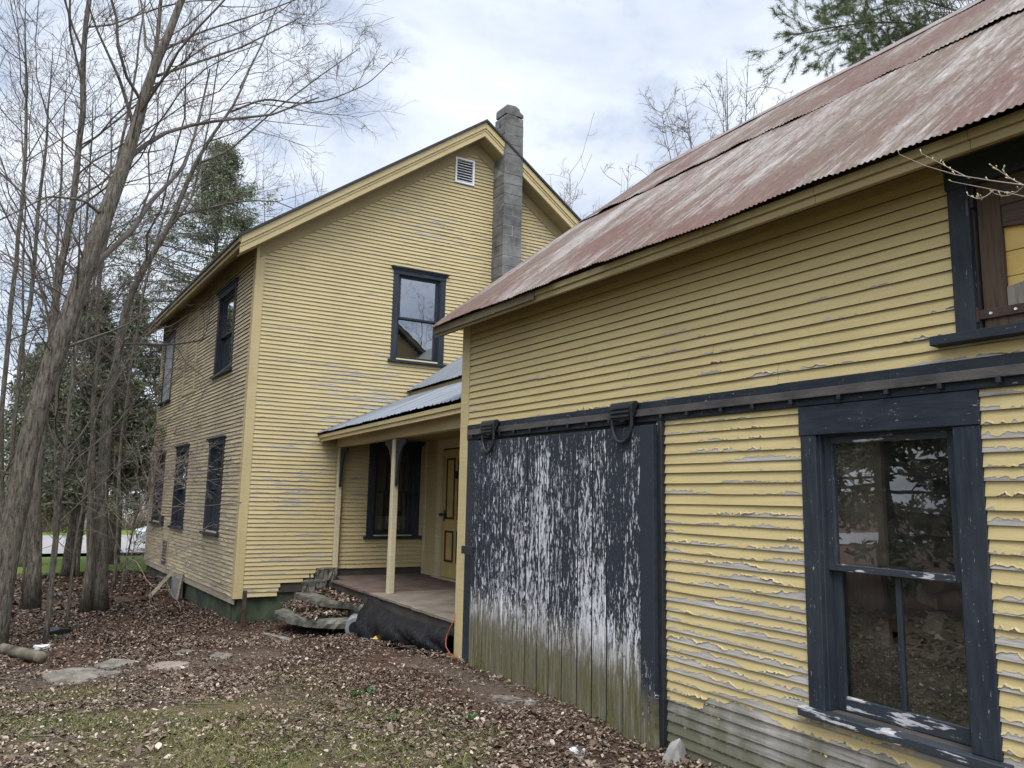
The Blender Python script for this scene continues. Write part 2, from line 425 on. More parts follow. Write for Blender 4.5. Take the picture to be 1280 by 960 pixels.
def tube_batch(P, R, sides):
    """P (N,n,3) R (N,n) -> (N, n*sides, 3)"""
    T = np.gradient(P, axis=1); T /= np.linalg.norm(T, axis=2, keepdims=True)+1e-9
    ref = np.where(np.abs(T[:, :1, 2:3]) > .9, np.array([1., 0, 0]), np.array([0, 0, 1.]))
    ref = np.broadcast_to(ref, T.shape)
    A = np.cross(T, ref); A /= np.linalg.norm(A, axis=2, keepdims=True)+1e-9
    B = np.cross(T, A)
    a = np.arange(sides)*2*PI/sides
    V = P[:, :, None, :]+R[:, :, None, None]*(A[:, :, None, :]*np.cos(a)[None, None, :, None]+B[:, :, None, :]*np.sin(a)[None, None, :, None])
    return V.reshape(len(P), -1, 3)
def tube_faces(n, sides):
    i = np.arange(n-1)[:, None]*sides; j = np.arange(sides)[None, :]; k = (j+1) % sides
    return np.stack([i+j, i+k, i+sides+k, i+sides+j], -1).reshape(-1, 4)
def mesh_np(name, V, Fc, mat, parent=None, shade=None, smooth_=False, loc=None):
    """fast mesh from numpy: Fc (M,k) all the same size"""
    V = np.asarray(V, np.float32)
    if parent is not None: V = V-np.array(rootloc(parent), np.float32)
    if loc is not None: V = V-np.array(loc, np.float32)
    me = bpy.data.meshes.new(name); k = Fc.shape[1]
    me.vertices.add(len(V)); me.vertices.foreach_set('co', V.reshape(-1))
    me.loops.add(Fc.size); me.loops.foreach_set('vertex_index', Fc.astype(np.int32).reshape(-1))
    me.polygons.add(len(Fc)); me.polygons.foreach_set('loop_start', np.arange(len(Fc), dtype=np.int32)*k)
    me.polygons.foreach_set('loop_total', np.full(len(Fc), k, dtype=np.int32))
    if smooth_: me.polygons.foreach_set('use_smooth', np.ones(len(Fc), dtype=bool))
    if shade is not None:
        a = me.attributes.new('shade', 'FLOAT', 'FACE'); a.data.foreach_set('value', np.asarray(shade, np.float32))
    me.update(calc_edges=True); me.validate()
    me.materials.append(mat)
    o = bpy.data.objects.new(name, me); COL.objects.link(o)
    if parent is not None: o.parent = parent
    if loc is not None: o.location = loc
    return o

# frames: (u, w, z) -> world ; w is outward
def frame(o, eu, en):
    o = np.array(o, float); eu = np.array(eu, float); en = np.array(en, float)
    def f(c):
        c = np.asarray(c, float)
        return o+c[..., 0:1]*eu+c[..., 1:2]*en+c[..., 2:3]*np.array([0, 0, 1.])
    return f

def clapboard(mb, fr, u0, u1, z0, z1, exp, opens, peel, ulim=None, step=.02, butt=.013, seed=1, curl=1., cut=None, raise_=.0016, gain=2.1):
    """lapped boards with a separate paint skin whose lower edge is broken and curls away from the wood"""
    n = int(math.ceil((z1-z0)/exp-1e-6))
    for i in range(n):
        zb = z0+i*exp; zt = min(zb+exp, z1); zm = (zb+zt)/2
        a, b = (u0, u1) if ulim is None else ulim(zt)
        iv = [(a, b)]
        for (oa, ob, za, zc) in opens:
            if za < zm < zc:
                nv = []
                for (p, q) in iv:
                    if ob <= p or oa >= q: nv.append((p, q)); continue
                    if oa > p: nv.append((p, oa))
                    if ob < q: nv.append((ob, q))
                iv = nv
        jr = np.random.default_rng(seed*77+i); iv2 = []
        for (p, q) in iv:
            c0 = p
            while q-c0 > 4.6: c1 = c0+jr.uniform(1.6, 4.2); iv2.append((c0, c1-.0015)); c0 = c1+.0015
            iv2.append((c0, q))
        for (p, q) in iv2:
            if q-p < .02: continue
            jz = jr.normal(0, .0016)
            m = max(3, int((q-p)/step)+1)
            u = np.linspace(p, q, m); sd = seed*1000+i
            wob = (fbm1(u*.7, sd+11, 2)-.5)*.007
            zbw = zb+wob+jz
            A = peel(u, zm)
            nz = fbm1(u*2.3+i*3.1, sd, 5)
            h = np.where(A > 2, 1., np.clip((nz+A-.62)*gain, 0, .8))
            rag = (vn1(np.round(u/step*.45), sd+5)-.5)*.22+(np.interp(u/step*.13 % 1, [0, .3, .36, 1], [-.12, .12, -.1, -.12])+.0)*vn1(u/step*.07, sd+2)+(vn1(u/step*.2, sd+6)-.5)*.24
            h = np.where(h > .03, np.clip(h+rag, .03, 1.0), 0)
            one = np.ones(m)
            def P(z, w): return fr(np.stack([u, w*one, z*one], -1))
            bt = butt+(vn1(u*3, sd+8)-.5)*.004
            wood = np.stack([P(zbw, -.002), P(zbw, bt), P(zt+.004, .002)])
            peeled = ((h[1:] > .05) & (h[:-1] > .05))
            mi = np.stack([np.full(m-1, 2), np.zeros(m-1, int)])  # every board underside takes the painted lap-shadow tone
            msk = np.ones((2, m-1), bool)
            if cut is not None:
                c = cut(u); cm = ((c[1:]+c[:-1])/2 < zm)
                msk &= cm[None]
            mb.grid(wood, mi, msk)
            he = np.where(h > .03, h, 0)
            hz = zbw+(zt-zbw)*he
            def wz(t): return bt+(.002-bt)*t
            cu = np.where(h > .03, (.0004+.010*np.clip(vn1(u*13, sd+9)*vn1(u*2.1, sd+3)*1.9-.35, 0, 1)**1.5)*curl, 0)
            r0 = P(hz, wz(he)+raise_+cu)
            t1 = np.clip(he+np.where(h > .03, .14, .06), 0, 1)
            r1 = P(zbw+(zt-zbw)*t1, wz(t1)+raise_)
            r2 = P(zt+.003, .002+raise_)
            pm = np.stack([(he[1:]+he[:-1])/2 < .93]*2)
            if cut is not None: pm &= cm[None]
            mb.grid(np.stack([r0, r1, r2]), 1, pm)

def wall_panel(mb, fr, u0, u1, z0, z1, opens, t=.1, mi=0, top=None):
    """sheathing with rectangular openings, w from -t to -.004"""
    us = sorted({u0, u1, *[o[0] for o in opens], *[o[1] for o in opens]}); zs = sorted({z0, z1, *[o[2] for o in opens], *[o[3] for o in opens]})
    us = [u for u in us if u0 <= u <= u1]; zs = [z for z in zs if z0 <= z <= z1]
    for a, b in zip(us[:-1], us[1:]):
        for c, d in zip(zs[:-1], zs[1:]):
            if any(o[0] <= (a+b)/2 <= o[1] and o[2] <= (c+d)/2 <= o[3] for o in opens): continue
            mb.add(fr(np.array([[a, -.004, c], [b, -.004, c], [b, -.004, d], [a, -.004, d]])), [(0, 1, 2, 3)], mi)
            mb.add(fr(np.array([[a, -t, c], [b, -t, c], [b, -t, d], [a, -t, d]])), [(0, 1, 2, 3)], mi)
    for (a, b, c, d) in opens:
        for (p, q) in (((a, c), (b, c)), ((b, c), (b, d)), ((b, d), (a, d)), ((a, d), (a, c))):
            mb.add(fr(np.array([[p[0], -.004, p[1]], [q[0], -.004, q[1]], [q[0], -t, q[1]], [p[0], -t, p[1]]])), [(0, 1, 2, 3)], mi)

def window(root, fr, u0, u1, z0, z1, cw, deform=None, cap=True, wid=(None, None), mats=None, glass=None, mullion=False, headw=None, cracked=False, meet=.5, curtain=False, sashgap=.0):
    """casing (part) > sash, pane, sill. u0..u1, z0..z1 outer casing; z0 = top of sill"""
    slate, slh, worn = mats or (M_SLATE, M_SLATEH, M_SLATE)
    glass = glass or M_GLASS
    cl, cr = wid[0] or cw, wid[1] or cw; hw = headw or cw
    m = MB(deform)
    m.box(u0, u0+cl, -.02, .026, z0, z1-hw-.002, 0, fr, .0015); m.box(u1-cr, u1, -.02, .026, z0, z1-hw-.002, 0, fr, .0015)
    m.box(u0-.004, u1+.004, -.02, .032, z1-hw, z1, 1, fr, .0015)
    if cap:
        m.box(u0-.05, u1+.05, -.01, .075, z1+.002, z1+.03, 1, fr); m.box(u0-.03, u1+.03, -.01, .05, z1-.03, z1+.001, 1, fr)
    # jamb lining
    a, b = u0+cl, u1-cr; top = z1-hw
    m.box(a-.01, a+.012, -.11, -.0, z0, top, 0, fr); m.box(b-.012, b+.01, -.11, -.0, z0, top, 0, fr); m.box(a+.013, b-.013, -.11, -.0, top-.012, top+.01, 1, fr)
    w = m.build('window', [slate, slh], root, .003)
    s = MB(deform); s.box(u0-.045, u1+.045, -.1, .07, z0-.05, z0-.001, 0, fr, .002)
    s.build('sill', worn, w, .004)
    a += .012; b -= .012; zm = z0+(top-z0)*meet; sw = .05
    def sash(za, zb, w0, bottom, mull):
        q = MB(deform)
        lo = .075 if bottom else .035
        q.box(a, a+sw, w0-.035, w0, za, zb, 0, fr); q.box(b-sw, b, w0-.035, w0, za, zb, 0, fr)
        q.box(a+sw, b-sw, w0-.035, w0-.001, za, za+lo, 1, fr); q.box(a+sw, b-sw, w0-.035, w0-.001, zb-.045, zb, 1, fr)
        if mull: c = (a+b)/2; q.box(c-.011, c+.011, w0-.03, w0-.003, za+lo, zb-.045, 0, fr)
        q.build('sash', [slate, worn], w, .002)
        g = MB(deform); wg = w0-.02; A, B, Z0, Z1 = a+sw-.005, b-sw+.005, za+lo-.005, zb-.04
        if cracked and bottom:
            # a piece is missing beside the glazing bar
            c = (A+B)/2; H = Z1-Z0
            left = [(A, Z0), (c, Z0), (c, Z0+H*.46), (c-.13, Z0+H*.60), (c-.015, Z0+H*.70), (c, Z0+H*.70), (c, Z1), (A, Z1)]
            if cracked == 'mirror': left = [(A+B-p[0], p[1]) for p in left]
            g.add(fr(np.array([[p[0], wg, p[1]] for p in left])), [(0, 1, 2, 3, 6, 7), (3, 5, 6)])
            o = [(A+B-p[0], p[1]) for p in [(A, Z0), (c, Z0), (c, Z1), (A, Z1)]] if cracked != 'mirror' else [(A, Z0), (c, Z0), (c, Z1), (A, Z1)]
            g.add(fr(np.array([[p[0], wg, p[1]] for p in o])), [(0, 1, 2, 3)])
        else:
            g.add(fr(np.array([[A, wg, Z0], [B, wg, Z0], [B, wg, Z1], [A, wg, Z1]])), [(0, 1, 2, 3)])
        g.build('pane', glass, w)
    sash(zm-.02, top-.004, -.03, False, False)
    sash(z0+.004, zm+.025, -.068, True, mullion)
    if curtain:
        q = MB(deform); nn = 30; uu = np.linspace(a, b, nn)
        q.grid(np.stack([fr(np.stack([uu, -.22+.02*np.sin(uu*40), np.full(nn, z)], -1)) for z in (z0+.1, z0+.1+curtain)]))
        q.build('curtain', M_CURTAIN, w)
    return w

# ================================================================== GROUND
def gz(x, y):
    x = np.asarray(x, float); y = np.asarray(y, float)
    z = -1.60-.35*smooth(y, 3, 12.5)
    z = z+.10*smooth(x, 2.3, 3.7)*smooth(y, 4, 7.5)*(1-smooth(y, 8.5, 11))      # earth banked against the barn
    z = z-.025*smooth(x, 2.6, 3.7)*(1-smooth(y, 4.0, 6.0))
    z = z+.04*smooth(x, 2.7, 3.6)*smooth(y, 8.2, 9.8)*(1-smooth(y, 12.3, 13))
    z = z+.05*smooth(y, 15, 19)*(1-smooth(x, 2, 5))-.02*smooth(y, 22, 26)-.2*smooth(y, 27.5, 29)*(1-smooth(y, 42.5, 44))
    near = 1-smooth(np.hypot(x, y), 20, 30)
    z = z+near*((fbm2(x*.5, y*.5, 3)-.5)*.16+(fbm2(x*2.2, y*2.2, 4)-.5)*.055)
    return z
def zones(x, y):
    d = fbm2(x*.8, y*.8, 21)-.5
    grass = (1-smooth(y+d*3.0, 6.9, 8.9))*(1-smooth(x+d*2.2-.12*(7-y), 1.3, 3.1))
    dirt = np.exp(-((y-9.35-.12*x+d*.5)/.55)**2)*(1-smooth(x, 2.2, 3.4))*.85
    dirt = np.maximum(dirt, np.exp(-((x-3.35+d*.3)/.26)**2)*smooth(y, 5.0, 5.8)*(1-smooth(y, 7.5, 8.6)))
    dirt = np.maximum(dirt, .6*(1-smooth(y+d, 7.2, 8.6))*smooth(d, .0, .15))
    lawn = smooth(y+d*.8, 20.8, 21.4)*smooth(x, -12, -9)
    return grass, dirt, lawn
xs = np.concatenate([-np.geomspace(300, 6.2, 26), np.arange(-6, 6.01, .14), np.geomspace(6.4, 300, 26)])
ys = np.concatenate([-np.geomspace(300, 2.2, 18), np.arange(-2, 24.01, .14), np.geomspace(24.5, 420, 30)])
GX, GY = np.meshgrid(xs, ys)
GV = np.stack([GX, GY, gz(GX, GY)], -1).reshape(-1, 3)
nx = len(xs); ii = np.arange(len(ys)-1)[:, None]*nx+np.arange(nx-1)[None]
o = mesh_np('ground', GV, np.stack([ii, ii+1, ii+nx+1, ii+nx], -1).reshape(-1, 4), M_GROUND, smooth_=True)
tag(o, 'uneven ground of leaf mould, bare dirt and thin grass', None, None, 'structure')
g_, d_, l_ = zones(GV[:, 0], GV[:, 1])
ca = o.data.color_attributes.new('zone', 'FLOAT_COLOR', 'POINT')
ca.data.foreach_set('color', np.stack([g_, d_, l_, np.ones_like(g_)], -1).astype(np.float32).reshape(-1))
rm = MB()
rx = np.linspace(-70, 70, 80)
edge = lambda s: (fbm1(rx*.5, s, 3)-.5)*.5
rm.grid(np.stack([np.stack([rx, np.full(80, yy)+edge(k)+rx*.02, np.full(80, -1.99)], -1) for k, yy in enumerate((29.5, 33, 37, 41.5))]))
tag(rm.build('road', M_ROAD), 'pale grey road beyond the lawn', None, None, 'structure')

# ================================================================== FARMHOUSE
HX, HY, SK = 2.43, 12.7, .07
def HF(c):
    """house axes: a along the gable, b back from it, z up -> world"""
    c = np.asarray(c, float)
    return np.stack([HX+c[..., 0]-SK*c[..., 1], HY+.9975*c[..., 1], c[..., 2]], -1)
def g_fr(c):                      # gable wall: u = a, w outward (towards -b)
    c = np.asarray(c, float); return HF(np.stack([c[..., 0], -c[..., 1], c[..., 2]], -1))
def l_fr(c):                      # side wall: u = b, w outward (towards -a)
    c = np.asarray(c, float); return HF(np.stack([-c[..., 1], c[..., 0], c[..., 2]], -1))
house = empty('farmhouse', (HX, HY, -1.95), 'weathered yellow two-storey clapboard farmhouse with gable end, block chimney and open side porch', 'house')
RA = 3.86; RZ = 7.05; RS = .715; LEN = 8.0; WID = 7.72; EO = .37
zt = lambda a: RZ-RS*np.abs(np.asarray(a, float)-RA)
GW = (2.32, 3.33, 2.38, 4.02)                       # gable window
PW = (2.03, 2.97, -.64, .93)                        # porch window
op_in = lambda o, c=.11: (o[0]+c, o[1]-c, o[2], o[3]-c)
g_open = [op_in(GW), op_in(PW)]
VENT = (3.44, 3.84, 5.86, 6.36)
LW = [(1.18, 2.27, -.65, .95), (4.0, 5.2, -.66, .95), (6.4, 7.5, -.65, .93)]
UW = [(1.12, 2.4, 2.13, 3.68), (6.45, 7.6, 2.1, 3.66)]
l_open = [op_in(o) for o in LW+UW]
# sheathing
m = MB()
wall_panel(m, g_fr, .02, WID, -1.5, 4.2, g_open)
m.add(g_fr(np.array([[.02, -.004, 4.2], [WID, -.004, 4.2], [RA, -.004, RZ-.12]])), [(0, 1, 2)])
wall_panel(m, l_fr, .02, LEN, -1.5, 4.2, l_open)
m.box(WID-.1, WID, .02, LEN, -1.5, 4.2, 0, HF); m.box(.1, WID-.1, LEN-.1, LEN, -1.5, 4.2, 0, HF)
m.add(HF(np.array([[.02, LEN-.05, 4.2], [WID, LEN-.05, 4.2], [RA, LEN-.05, RZ-.12]])), [(0, 1, 2)])
m.build('wall', M_DARK, house)
m = MB(); m.box(.15, WID-.15, .15, LEN-.15, -1.0, -.95, 0, HF); m.box(.15, WID-.15, .15, LEN-.15, 1.55, 1.6, 0, HF)
m.box(.15, WID-.15, .15, LEN-.15, 4.15, 4.2, 0, HF)
m.box(.15, WID-.2, 3.3, 3.4, -.94, 1.54, 1, HF); m.box(.15, WID-.2, 3.3, 3.4, 1.61, 4.14, 1, HF); m.box(3.4, 3.5, .2, 3.29, 1.61, 4.14, 1, HF)
m.build('interior', [M_DARK, M_PLASTER], house)
# siding
def pgable(u, z):
    p = -.02+np.zeros_like(u)
    for (ca, cz, ra, rz, s) in ((3.05, 4.95, .75, .38, .36), (2.1, 1.75, 1.1, .55, .42), (2.6, 1.35, .8, .35, .3), (.95, -.2, .9, .45, .28), (.7, .6, 1.2, .6, .16), (1.0, -.95, .7, .12, .28), (5.7, 4.6, 1.0, .9, .6), (1.3, 1.1, 1., .5, .2), (3.6, 2.0, .5, .4, .2)):
        p = p+.8*s*np.exp(-((u-ca)/ra)**2-((z-cz)/rz)**2)
    return p
cutg = lambda u: -1.56+.2*smooth(u, .58, .7)+.16*smooth(u, .75, 1.5)+(fbm1(u*9, 77, 4)-.5)*.14*smooth(u, .3, .6)
m = MB()
def glim(z):
    d = max(0, (RZ-.34-z)/RS); return (max(.1, RA-d), min(WID, RA+d))
def cutall(u): return np.where(u < 1.56, cutg(u), -1.16)
clapboard(m, g_fr, .1, WID, -1.55, RZ-.4, .066, [op_in(GW, .02), op_in(PW, .02), VENT], pgable, glim, .022, .021, 5, .6, cutall, .0018, 1.3)
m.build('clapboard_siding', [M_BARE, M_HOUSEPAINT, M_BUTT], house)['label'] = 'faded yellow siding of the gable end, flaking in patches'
def pside(u, z): return .19+.14*(1-smooth(z, -.5, 2.2))+.05*np.sin(u*1.3+z)-.2*smooth(z, 2.6, 3.7)
m = MB()
clapboard(m, l_fr, .1, LEN, -1.55, 4.08, .066, [op_in(o, .02) for o in LW+UW], pside, None, .03, .02, 9, .8, None, .0018, 1.9)
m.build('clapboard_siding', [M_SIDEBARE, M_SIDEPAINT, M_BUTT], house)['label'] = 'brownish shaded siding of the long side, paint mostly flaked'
# bottom skirt boards and rotten sill
m = MB(); m.box(.05, LEN, -.02, .010, -1.66, -1.552, 0, l_fr, .004); m.build('skirt_board', M_SIDEBARE, house)
m = MB(); m.box(.12, WID, -.10, -.035, -1.40, -1.12, 0, g_fr, .004); m.build('rotten_sill', mat_simple('rotten sill wood', (.03, .024, .018), .95, .5, 6, .6), house)
# corner boards, frieze
m = MB(); m.box(-.005, .115, -.02, .028, -1.57, 3.9, 0, g_fr, .002); m.box(-.03, .10, -.02, .027, -1.57, 4.08, 0, l_fr, .002)
m.build('corner_board', M_TRIM, house, .003)
m = MB(); m.box(LEN-.1, LEN, -.02, .027, -1.57, 4.08, 0, l_fr); m.build('corner_board', M_SIDEPAINT, house, .003)
def slope(mb, zo0, zo1, b0, b1, a0=-EO, a1=WID+EO, mi=0, ridge=True):
    """strip following both roof slopes, between vertical offsets zo0 < zo1"""
    for (p, q) in ((a0, RA), (a1, RA)):
        pts = [(p, zt(p)+zo0), (q, zt(q)+zo0), (q, zt(q)+zo1), (p, zt(p)+zo1)]
        mb.prism(pts, -b1, -b0, g_fr, mi)
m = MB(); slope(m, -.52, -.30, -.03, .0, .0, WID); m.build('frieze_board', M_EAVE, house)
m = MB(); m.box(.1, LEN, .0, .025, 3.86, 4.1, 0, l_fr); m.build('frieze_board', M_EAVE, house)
# rake: crown, fascia, soffit
m = MB(); slope(m, -.155, -.035, -.385, -.31); slope(m, -.305, -.157, -.355, -.31); slope(m, -.205, -.158, -.367, -.356)
m.build('rake_board', M_TRIM, house, .003)
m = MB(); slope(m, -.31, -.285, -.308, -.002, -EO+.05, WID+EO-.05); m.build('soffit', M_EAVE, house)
m = MB(); slope(m, -.033, .012, -.42, LEN+.35, -EO-.05, WID+EO+.05); slope(m, -.13, -.04, -.30, LEN+.3, -EO+.03, WID+EO-.03)
m.build('roof', M_SHINGLE, house)
m = MB(); ze = float(zt(-EO))
m.box(-.34, LEN+.35, EO-.05, EO, ze-.20, ze-.05, 0, l_fr); m.box(-.38, LEN+.35, EO+.002, EO+.03, ze-.13, ze-.045, 0, l_fr)
m.build('fascia', M_EAVE, house, .003)
m = MB(); m.prism([(-EO+.05, ze-.19), (.0, ze+.06), (.0, ze+.09), (-EO+.05, ze-.16)], -LEN-.3, .30, g_fr)
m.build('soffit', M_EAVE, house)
# foundation
m = MB(); m.box(.05, WID, .045, .3, -2.6, -1.402, 0, HF, .01); m.box(.04, .3, .31, LEN, -2.6, -1.662, 0, HF, .01)
fo = m.build('foundation', M_FOUND, house)
# windows
window(house, g_fr, *GW, .105)
window(house, g_fr, *PW, .12, curtain=.22, glass=M_DUSTY)
for o in LW: window(house, l_fr, *o, .11)
window(house, l_fr, *UW[0], .12)
w = window(house, l_fr, *UW[1], .11); w['label'] = 'upper side window with a grey screen'
# (grey insect screen over the far upper window)
o = UW[1]; m = MB(); m.box(o[0]+.1, o[1]-.1, .004, .012, o[2]+.02, o[3]-.13, 0, l_fr); m.build('screen', mat_simple('grey screen', (.28, .29, .30), .7, .1, 3, 0), w)
# closed-off window: trim left round the boarded place
m = MB(); a, b, c, d = 4.0, 5.15, 2.08, 3.72
for (p, q, r, s) in ((a, a+.09, c, d), (b-.09, b, c, d), (a-.02, b+.02, c-.05, c-.001), (a+.09, b-.09, d-.09, d)): m.box(p, q, -.005, .028, r, s, 0, l_fr)
m.build('blind_window', M_TRIM, house, .003)['label'] = 'blind window, its trim left round a boarded opening'
# small hatch and boards low on the long side
m = MB()
m.box(5.9, 5.98, .005, .035, -1.5, -.85, 0, l_fr); m.box(5.25, 5.32, .005, .035, -1.55, -.95, 0, l_fr); m.box(5.33, 5.88, -.02, .018, -1.5, -1.0, 1, l_fr)
m.box(6.0, 6.25, .0, .07, -.72, -.5, 1, l_fr)
m.build('hatch', [M_SIDEBARE, M_IRON], house)
m = MB(); m.box(3.55, 4.25, .02, .1, -2.05, -1.62, 0, l_fr, .02)
m.build('cellar_window', mat_simple('grey board', (.17, .17, .165), .9, .2, 4, .3), house)
# gable vent
m = MB(); a, b, c, d = VENT
for (p, q, r, s) in ((a, a+.035, c, d), (b-.035, b, c, d), (a+.035, b-.035, c, c+.035), (a+.035, b-.035, d-.035, d)): m.box(p, q, -.02, .042, r, s, 0, g_fr)
vt = m.build('gable_vent', M_WHITE, house, .002)
m = MB()
for k in range(9):
    z = c+.05+k*.052
    m.add(g_fr(np.array([[a+.035, .022, z], [b-.035, .022, z], [b-.035, -.02, z+.04], [a+.035, -.02, z+.04], [a+.035, .022, z+.008], [b-.035, .022, z+.008]])), [(0, 1, 2, 3), (4, 5, 1, 0)])
m.build('louver', M_WHITE, vt)
m = MB(); m.box(a+.03, b-.03, -.06, -.03, c+.02, d-.02, 0, g_fr); m.build('vent_backing', M_IRON, vt)
# chimney of concrete blocks
CA0, CA1 = 4.26, 4.66
m = MB(); z = -1.9; k = 0
while z < 7.45:
    h = .196; j = rng.uniform(-.004, .004, 2); top = z+h > 7.25
    w0, w1 = .016, .40
    a0, a1 = CA0+j[0], CA1+j[0]
    if z > 5.95: a0 += .0; w0 = -.0 if z < 6.5 else .03
    if not top:
        if k % 2: m.box(a0, a1, w0, w1+j[1], z+.002, z+h, 0, g_fr, .004)
        else: m.box(a0, a0+.2, w0, w1+j[1], z+.002, z+h, 0, g_fr, .004); m.box(a0+.203, a1, w0, w1+j[1], z+.002, z+h, 0, g_fr, .004)
    else:
        m.prism([(a0, z), (a1, z), (a1-.01, z+.06), (a1-.08, z+.1), (a1-.1, z+.16), (a1-.18, z+.2), (a0+.03, z+.19), (a0, z+.14)], w0+.02, w1, g_fr)
        if z > 7.3: break
    z += .2; k += 1
ch = m.build('chimney', M_BLOCK, house, .006); ch['label'] = 'grey concrete block chimney with a broken top'
m = MB(); m.box(CA0+.006, CA1-.006, .02, .394, -1.9, 7.27, 0, g_fr); m.build('mortar', mat_simple('mortar', (.19, .19, .185), .95, .3, 6, .4), ch)
for zz in (6.62, 7.12): m = MB(); m.tube(g_fr(np.array([[CA0-.002, .2, zz], [CA0+.05, .2, zz]])), .055, 12); m.build('flue_hole', M_IRON, ch)

# ---- wing with the porch
WX = 5.49; PZ = -1.27
w_fr = frame((WX, 0, 0), (0, 1, 0), (-1, 0, 0))     # u = y
DR = (10.95, 11.95, PZ+.02, .80)
m = MB(); wall_panel(m, w_fr, 7.7, 12.68, -1.9, 1.95, [(DR[0]-.02, DR[1]+.02, DR[2], DR[3]+.02)]); m.build('wall', M_DARK, house); m = MB(); m.box(9.9, 10.0, 7.7, 12.65, -1.9, 1.95); m.build('wall', M_DARK, house)
m = MB()
clapboard(m, w_fr, 7.6, 12.68, PZ, 1.9, .066, [(DR[0]-.15, DR[1]+.15, PZ, DR[3]+.22)], lambda u, z: -.1+0*u, None, .05, .012, 15, .5)
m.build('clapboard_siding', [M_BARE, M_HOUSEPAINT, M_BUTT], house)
m = MB(); m.box(DR[0]-.16, DR[0], -.02, .03, PZ, DR[3]+.02, 0, w_fr); m.box(DR[1], DR[1]+.16, -.02, .03, PZ, DR[3]+.02, 0, w_fr); m.box(DR[0]-.18, DR[1]+.18, -.02, .035, DR[3]+.022, DR[3]+.2, 0, w_fr)
m.box(12.58, 12.67, -.02, .025, PZ, 1.0, 0, w_fr); m.box(DR[0]-.1, DR[1]+.1, -.05, .1, PZ-.03, PZ+.018, 0, w_fr)
m.build('door_casing', M_POST, house, .003)
dm = MB(); dm.box(DR[0], DR[1], -.06, -.02, DR[2], DR[3], 0, w_fr)
door = dm.build('front_door', mat_simple('ochre door paint', (.46, .34, .13), .55, .2, 3, .1), house, .002)
m = MB(); p = MB(); dw = DR[1]-DR[0]
for (a, b) in ((.13, .44), (.56, .87)):
    for (c, d) in ((.12, .36), (.45, .93)):
        u0, u1 = DR[0]+a*dw, DR[0]+b*dw; z0, z1 = DR[2]+c*(DR[3]-DR[2]), DR[2]+d*(DR[3]-DR[2])
        for (q, r, s, t) in ((u0, u0+.03, z0, z1), (u1-.03, u1, z0, z1), (u0+.03, u1-.03, z0, z0+.03), (u0+.03, u1-.03, z1-.03, z1)): m.box(q, r, -.019, -.004, s, t, 0, w_fr)
m.build('panel_moulding', mat_simple('dark brown moulding', (.02, .014, .01), .6, .3, 4, .1), door, .003)
m = MB(); m.box(DR[1]-.1, DR[1]-.05, -.019, -.012, -.36, -.18, 0, w_fr); m.tube(w_fr(np.array([[DR[1]-.075, -.02, -.26], [DR[1]-.075, .04, -.26]])), .012, 8); m.tube(w_fr(np.array([[DR[1]-.075, .04, -.26], [DR[1]-.075, .075, -.26]])), [.028, .02], 10)
m.build('handle', M_IRON, door)
m = MB(); m.box(DR[1]-.53, DR[1]-.45, -.018, .0, .32, .44, 0, w_fr); m.build('knocker', M_IRON, door)
# porch deck
m = MB(); yb = 7.9
ne = 40
for k in range(ne):
    y0 = 7.72+k*(12.66-7.72)/ne; y1 = y0+(12.66-7.72)/ne-.005
    if y0 > 11.95: x0 = 3.92
    else: x0 = 3.70+.02*rng.random()
    m.box(x0, WX-.03, y0, y1, PZ-.03+.002*rng.random(), PZ+.002*rng.random(), 1 if 10.25 < y0 else 0)
m.build('porch_deck', [M_DECK, M_DECKRED], house, .002)
m = MB(); m.box(3.74, 3.79, 7.75, 12.6, PZ-.17, PZ-.035); m.build('deck_beam', M_DARK, house)
PX = 3.94
def bracket(y, s, name='bracket'):
    q = MB(); pts = [(0, .62), (s*.34, .62), (s*.34, .57)]
    for t in np.linspace(0, 1, 8): pts.append((s*(.34-.28*math.sin(t*PI/2)), .57-.47*(1-math.cos(t*PI/2))))
    pts += [(s*.045, 0.), (0, 0.)]
    fr = lambda c: np.stack([PX+c[..., 1], y+c[..., 0], c[..., 2]+.16], -1)
    q.prism(pts, -.015, .015, fr); return q
for (y, top, t) in ((12.62, .80, .04), (10.14, .80, .043)):
    m = MB(); m.box(PX-t, PX+t, y-t, y+t, PZ+.0 if y < 12 else -1.19, top, 0, None, .004)
    po = m.build('porch_post', M_POST, house, .008)
    for s in ((-1,) if y > 12 else (-1, 1)):
        bracket(y+s*t, s).build('bracket', M_SLATE, po)
m = MB(); m.box(PX-.06, PX+.06, 7.6, 12.66, .802, .97); m.build('porch_beam', M_TRIM, house, .004)
def pk(c, x=3.6):
    """the porch eave is not quite parallel to the wing: it swings out and rises towards the barn"""
    c = np.array(c, float); t = 12.7-c[..., 1]; w = np.clip((WX-c[..., 0])/(WX-x), 0, 1); c[..., 0] += .0275*t*w; c[..., 2] += .012*t*w; return c
m = MB(); m.box(3.60, 3.63, 7.6, 12.62, .875, .985, 0, pk); m.box(3.58, 3.599, 7.6, 12.64, .93, .985, 0, pk); m.build('fascia', M_TRIM, house, .004)
m = MB(); m.box(3.631, WX-.03, 7.7, 12.66, .972, .985, 0, pk); m.build('porch_ceiling', M_EAVE, house)
